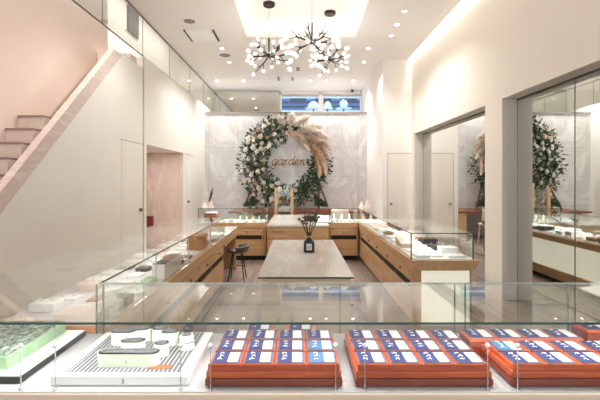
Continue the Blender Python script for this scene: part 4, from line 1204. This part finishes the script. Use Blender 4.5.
# white slatted display with ring boxes
wx0, wx1, wy0, wy1 = -0.95, -0.42, 1.535, 1.985
t = thing('display_board', 'white framed board with brushed metal slats holding pale ring boxes', 'display board', ((wx0+wx1)/2, (wy0+wy1)/2, ZD))
m = MB(); m.bbox(wx0, wx1, wy0, wy1, ZD, ZD+0.036, 0.004); m.build('frame', 'white', t)
box('slat_panel', 'slats', wx0+0.04, wx1-0.04, wy0+0.035, wy1-0.012, ZD+0.036, ZD+0.038, t)
box('plaque', 'leather', -0.60, -0.51, wy0+0.055, wy0+0.09, ZD+0.038, ZD+0.040, t)
def txt(body, size, x, y, z, mat, parent):
    cu = bpy.data.curves.new('mark', 'FONT'); cu.body = body; cu.size = size; cu.extrude = 0.0004; cu.align_x = 'CENTER'
    o = bpy.data.objects.new('mark', cu); COL.objects.link(o)
    bpy.context.view_layer.update()
    me = bpy.data.meshes.new_from_object(o.evaluated_get(bpy.context.evaluated_depsgraph_get()))
    bpy.data.objects.remove(o); bpy.data.curves.remove(cu)
    me.materials.clear(); me.materials.append(M[mat])
    n = bpy.data.objects.new('mark', me); COL.objects.link(n)
    n.parent = parent; n.location = Vector((x, y, z)) - WL[parent.name]; n.rotation_euler = (PI/2, 0, 0)
    return n
txt('3', 0.024, -0.672, wy0-0.001, ZD+0.009, 'mark', t)
ZW = ZD+0.038
def stadium(x, y, w, d, n=10):
    """rounded outline"""
    r = d/2; pts_ = []
    hx = w/2 - r
    for k in range(n+1):
        a = -PI/2 + PI*k/n; pts_.append((x+hx+r*math.cos(a), y+r*math.sin(a)))
    for k in range(n+1):
        a = PI/2 + PI*k/n; pts_.append((x-hx+r*math.cos(a), y+r*math.sin(a)))
    return pts_
def ring_box(px, pyb, w, d, h, label, mark=None, z=ZW):
    """px,pyb: where the front foot stands on the board, as seen"""
    dd = (1.5-z)*400/(pyb-180); x = cx(px, dd); y = dd + d/2
    t = thing('ring_box', label, 'ring box', (x, y, z), 'pale ring boxes on the slatted board')
    m = MB(); m.prism(stadium(x, y, w, d), z, z+h, 'z'); m.build('body', 'mint', t)
    m = MB(); m.prism(stadium(x, y, w*1.02, d*1.03), z+h*0.80, z+h, 'z'); m.build('rim', 'mint', t)
    m = MB(); m.prism(stadium(x, y, w-0.018, d-0.018), z+h, z+h+0.0025, 'z'); m.build('inlay', 'mint_top', t)
    if mark: txt(mark, 0.018, x, y-d/2-0.001, z+h*0.3, 'mark', t)
    return t, x, y
ring_box(126, 367.5, 0.25, 0.062, 0.052, 'long pale green ring box at the front of the slatted board', '1')
ring_box(130.5, 354, 0.105, 0.06, 0.048, 'medium oblong ring box behind the long one', '3')
ring_box(121, 345.5, 0.115, 0.07, 0.055, 'oblong pale ring box at the stair-side back of the slatted board', '1')
ring_box(138.5, 342.5, 0.09, 0.06, 0.055, 'pale ring box touching the back oblong one')
ring_box(159.5, 357.5, 0.062, 0.056, 0.052, 'small round ring box beside the medium oblong one', '3')
ring_box(158, 342, 0.075, 0.06, 0.055, 'pale ring box at the middle of the back edge')
ring_box(168, 346, 0.078, 0.06, 0.056, 'oblong pale ring box in front of the back middle one', '1')
_, bx_, by_ = ring_box(184.5, 351, 0.070, 0.068, 0.030, 'lower white round box of the two stacked ones')
tt = thing('ring_box', 'upper white round box of the two stacked ones', 'ring box', (bx_, by_, ZW+0.0325), 'pale ring boxes on the slatted board')
m = MB(); m.smooth = False; m.lathe([(0.031, 0), (0.031, 0.022), (0.028, 0.026)], (bx_, by_, ZW+0.0325), 24); m.build('body', 'white_matt', tt)
m = MB(); m.lathe([(0.021, 0), (0.021, 0.002)], (bx_, by_, ZW+0.0585), 20); m.build('inlay', 'mint_top', tt)
t = thing('round_display', 'black round display knob on a short stem behind the stacked boxes', 'display stand', (-0.527, 1.90, ZW))
m = MB(); m.smooth = True; m.ball((-0.522, 1.90, ZW+0.046), 0.0235, n=18, m=12); m.build('ball', 'black', t)
m = MB(); m.lathe([(0.018, 0), (0.016, 0.006), (0.006, 0.01), (0.006, 0.026)], (-0.522, 1.90, ZW), 14); m.build('stem', 'black', t)

# green glass display at the end of the front case
gx0, gx1 = -1.66, -1.075
t = thing('display_board', 'thick black-edged white board under the green glass block', 'display board', ((gx0+gx1)/2, 1.77, ZD))
box('base', 'black', gx0, gx1, 1.55, 2.03, ZD, ZD+0.026, t, 0.003)
box('top', 'white', gx0, gx1-0.004, 1.554, 2.026, ZD+0.026, ZD+0.030, t)
t = thing('glass_block', 'pale green streaked glass block on the black-edged board', 'glass block', (-1.4, 1.8, ZD+0.03))
m = MB(); m.bbox(gx0, -1.165, 1.60, 2.01, ZD+0.030, ZD+0.082, 0.003); m.build('slab', 'green_slab', t)
box('streaked_top', 'green_face', gx0+0.004, -1.17, 1.605, 2.005, ZD+0.082, ZD+0.085, t)

# ------------------------------------------------------------------ world and view
w = bpy.data.worlds.new('world'); scene.world = w; w.use_nodes = True
nt = w.node_tree
bg = nt.nodes['Background']; bg.inputs['Color'].default_value = (0.985, 0.99, 1.0, 1); bg.inputs['Strength'].default_value = 1.1
scene.view_settings.view_transform = 'Standard'
scene.view_settings.look = 'None'
scene.view_settings.exposure = 0.32
scene.cycles.transparent_max_bounces = 40
scene.cycles.max_bounces = 12
scene.cycles.diffuse_bounces = 5
scene.cycles.glossy_bounces = 6
scene.cycles.caustics_reflective = False
scene.cycles.caustics_refractive = False
scene.cycles.sample_clamp_indirect = 6.0
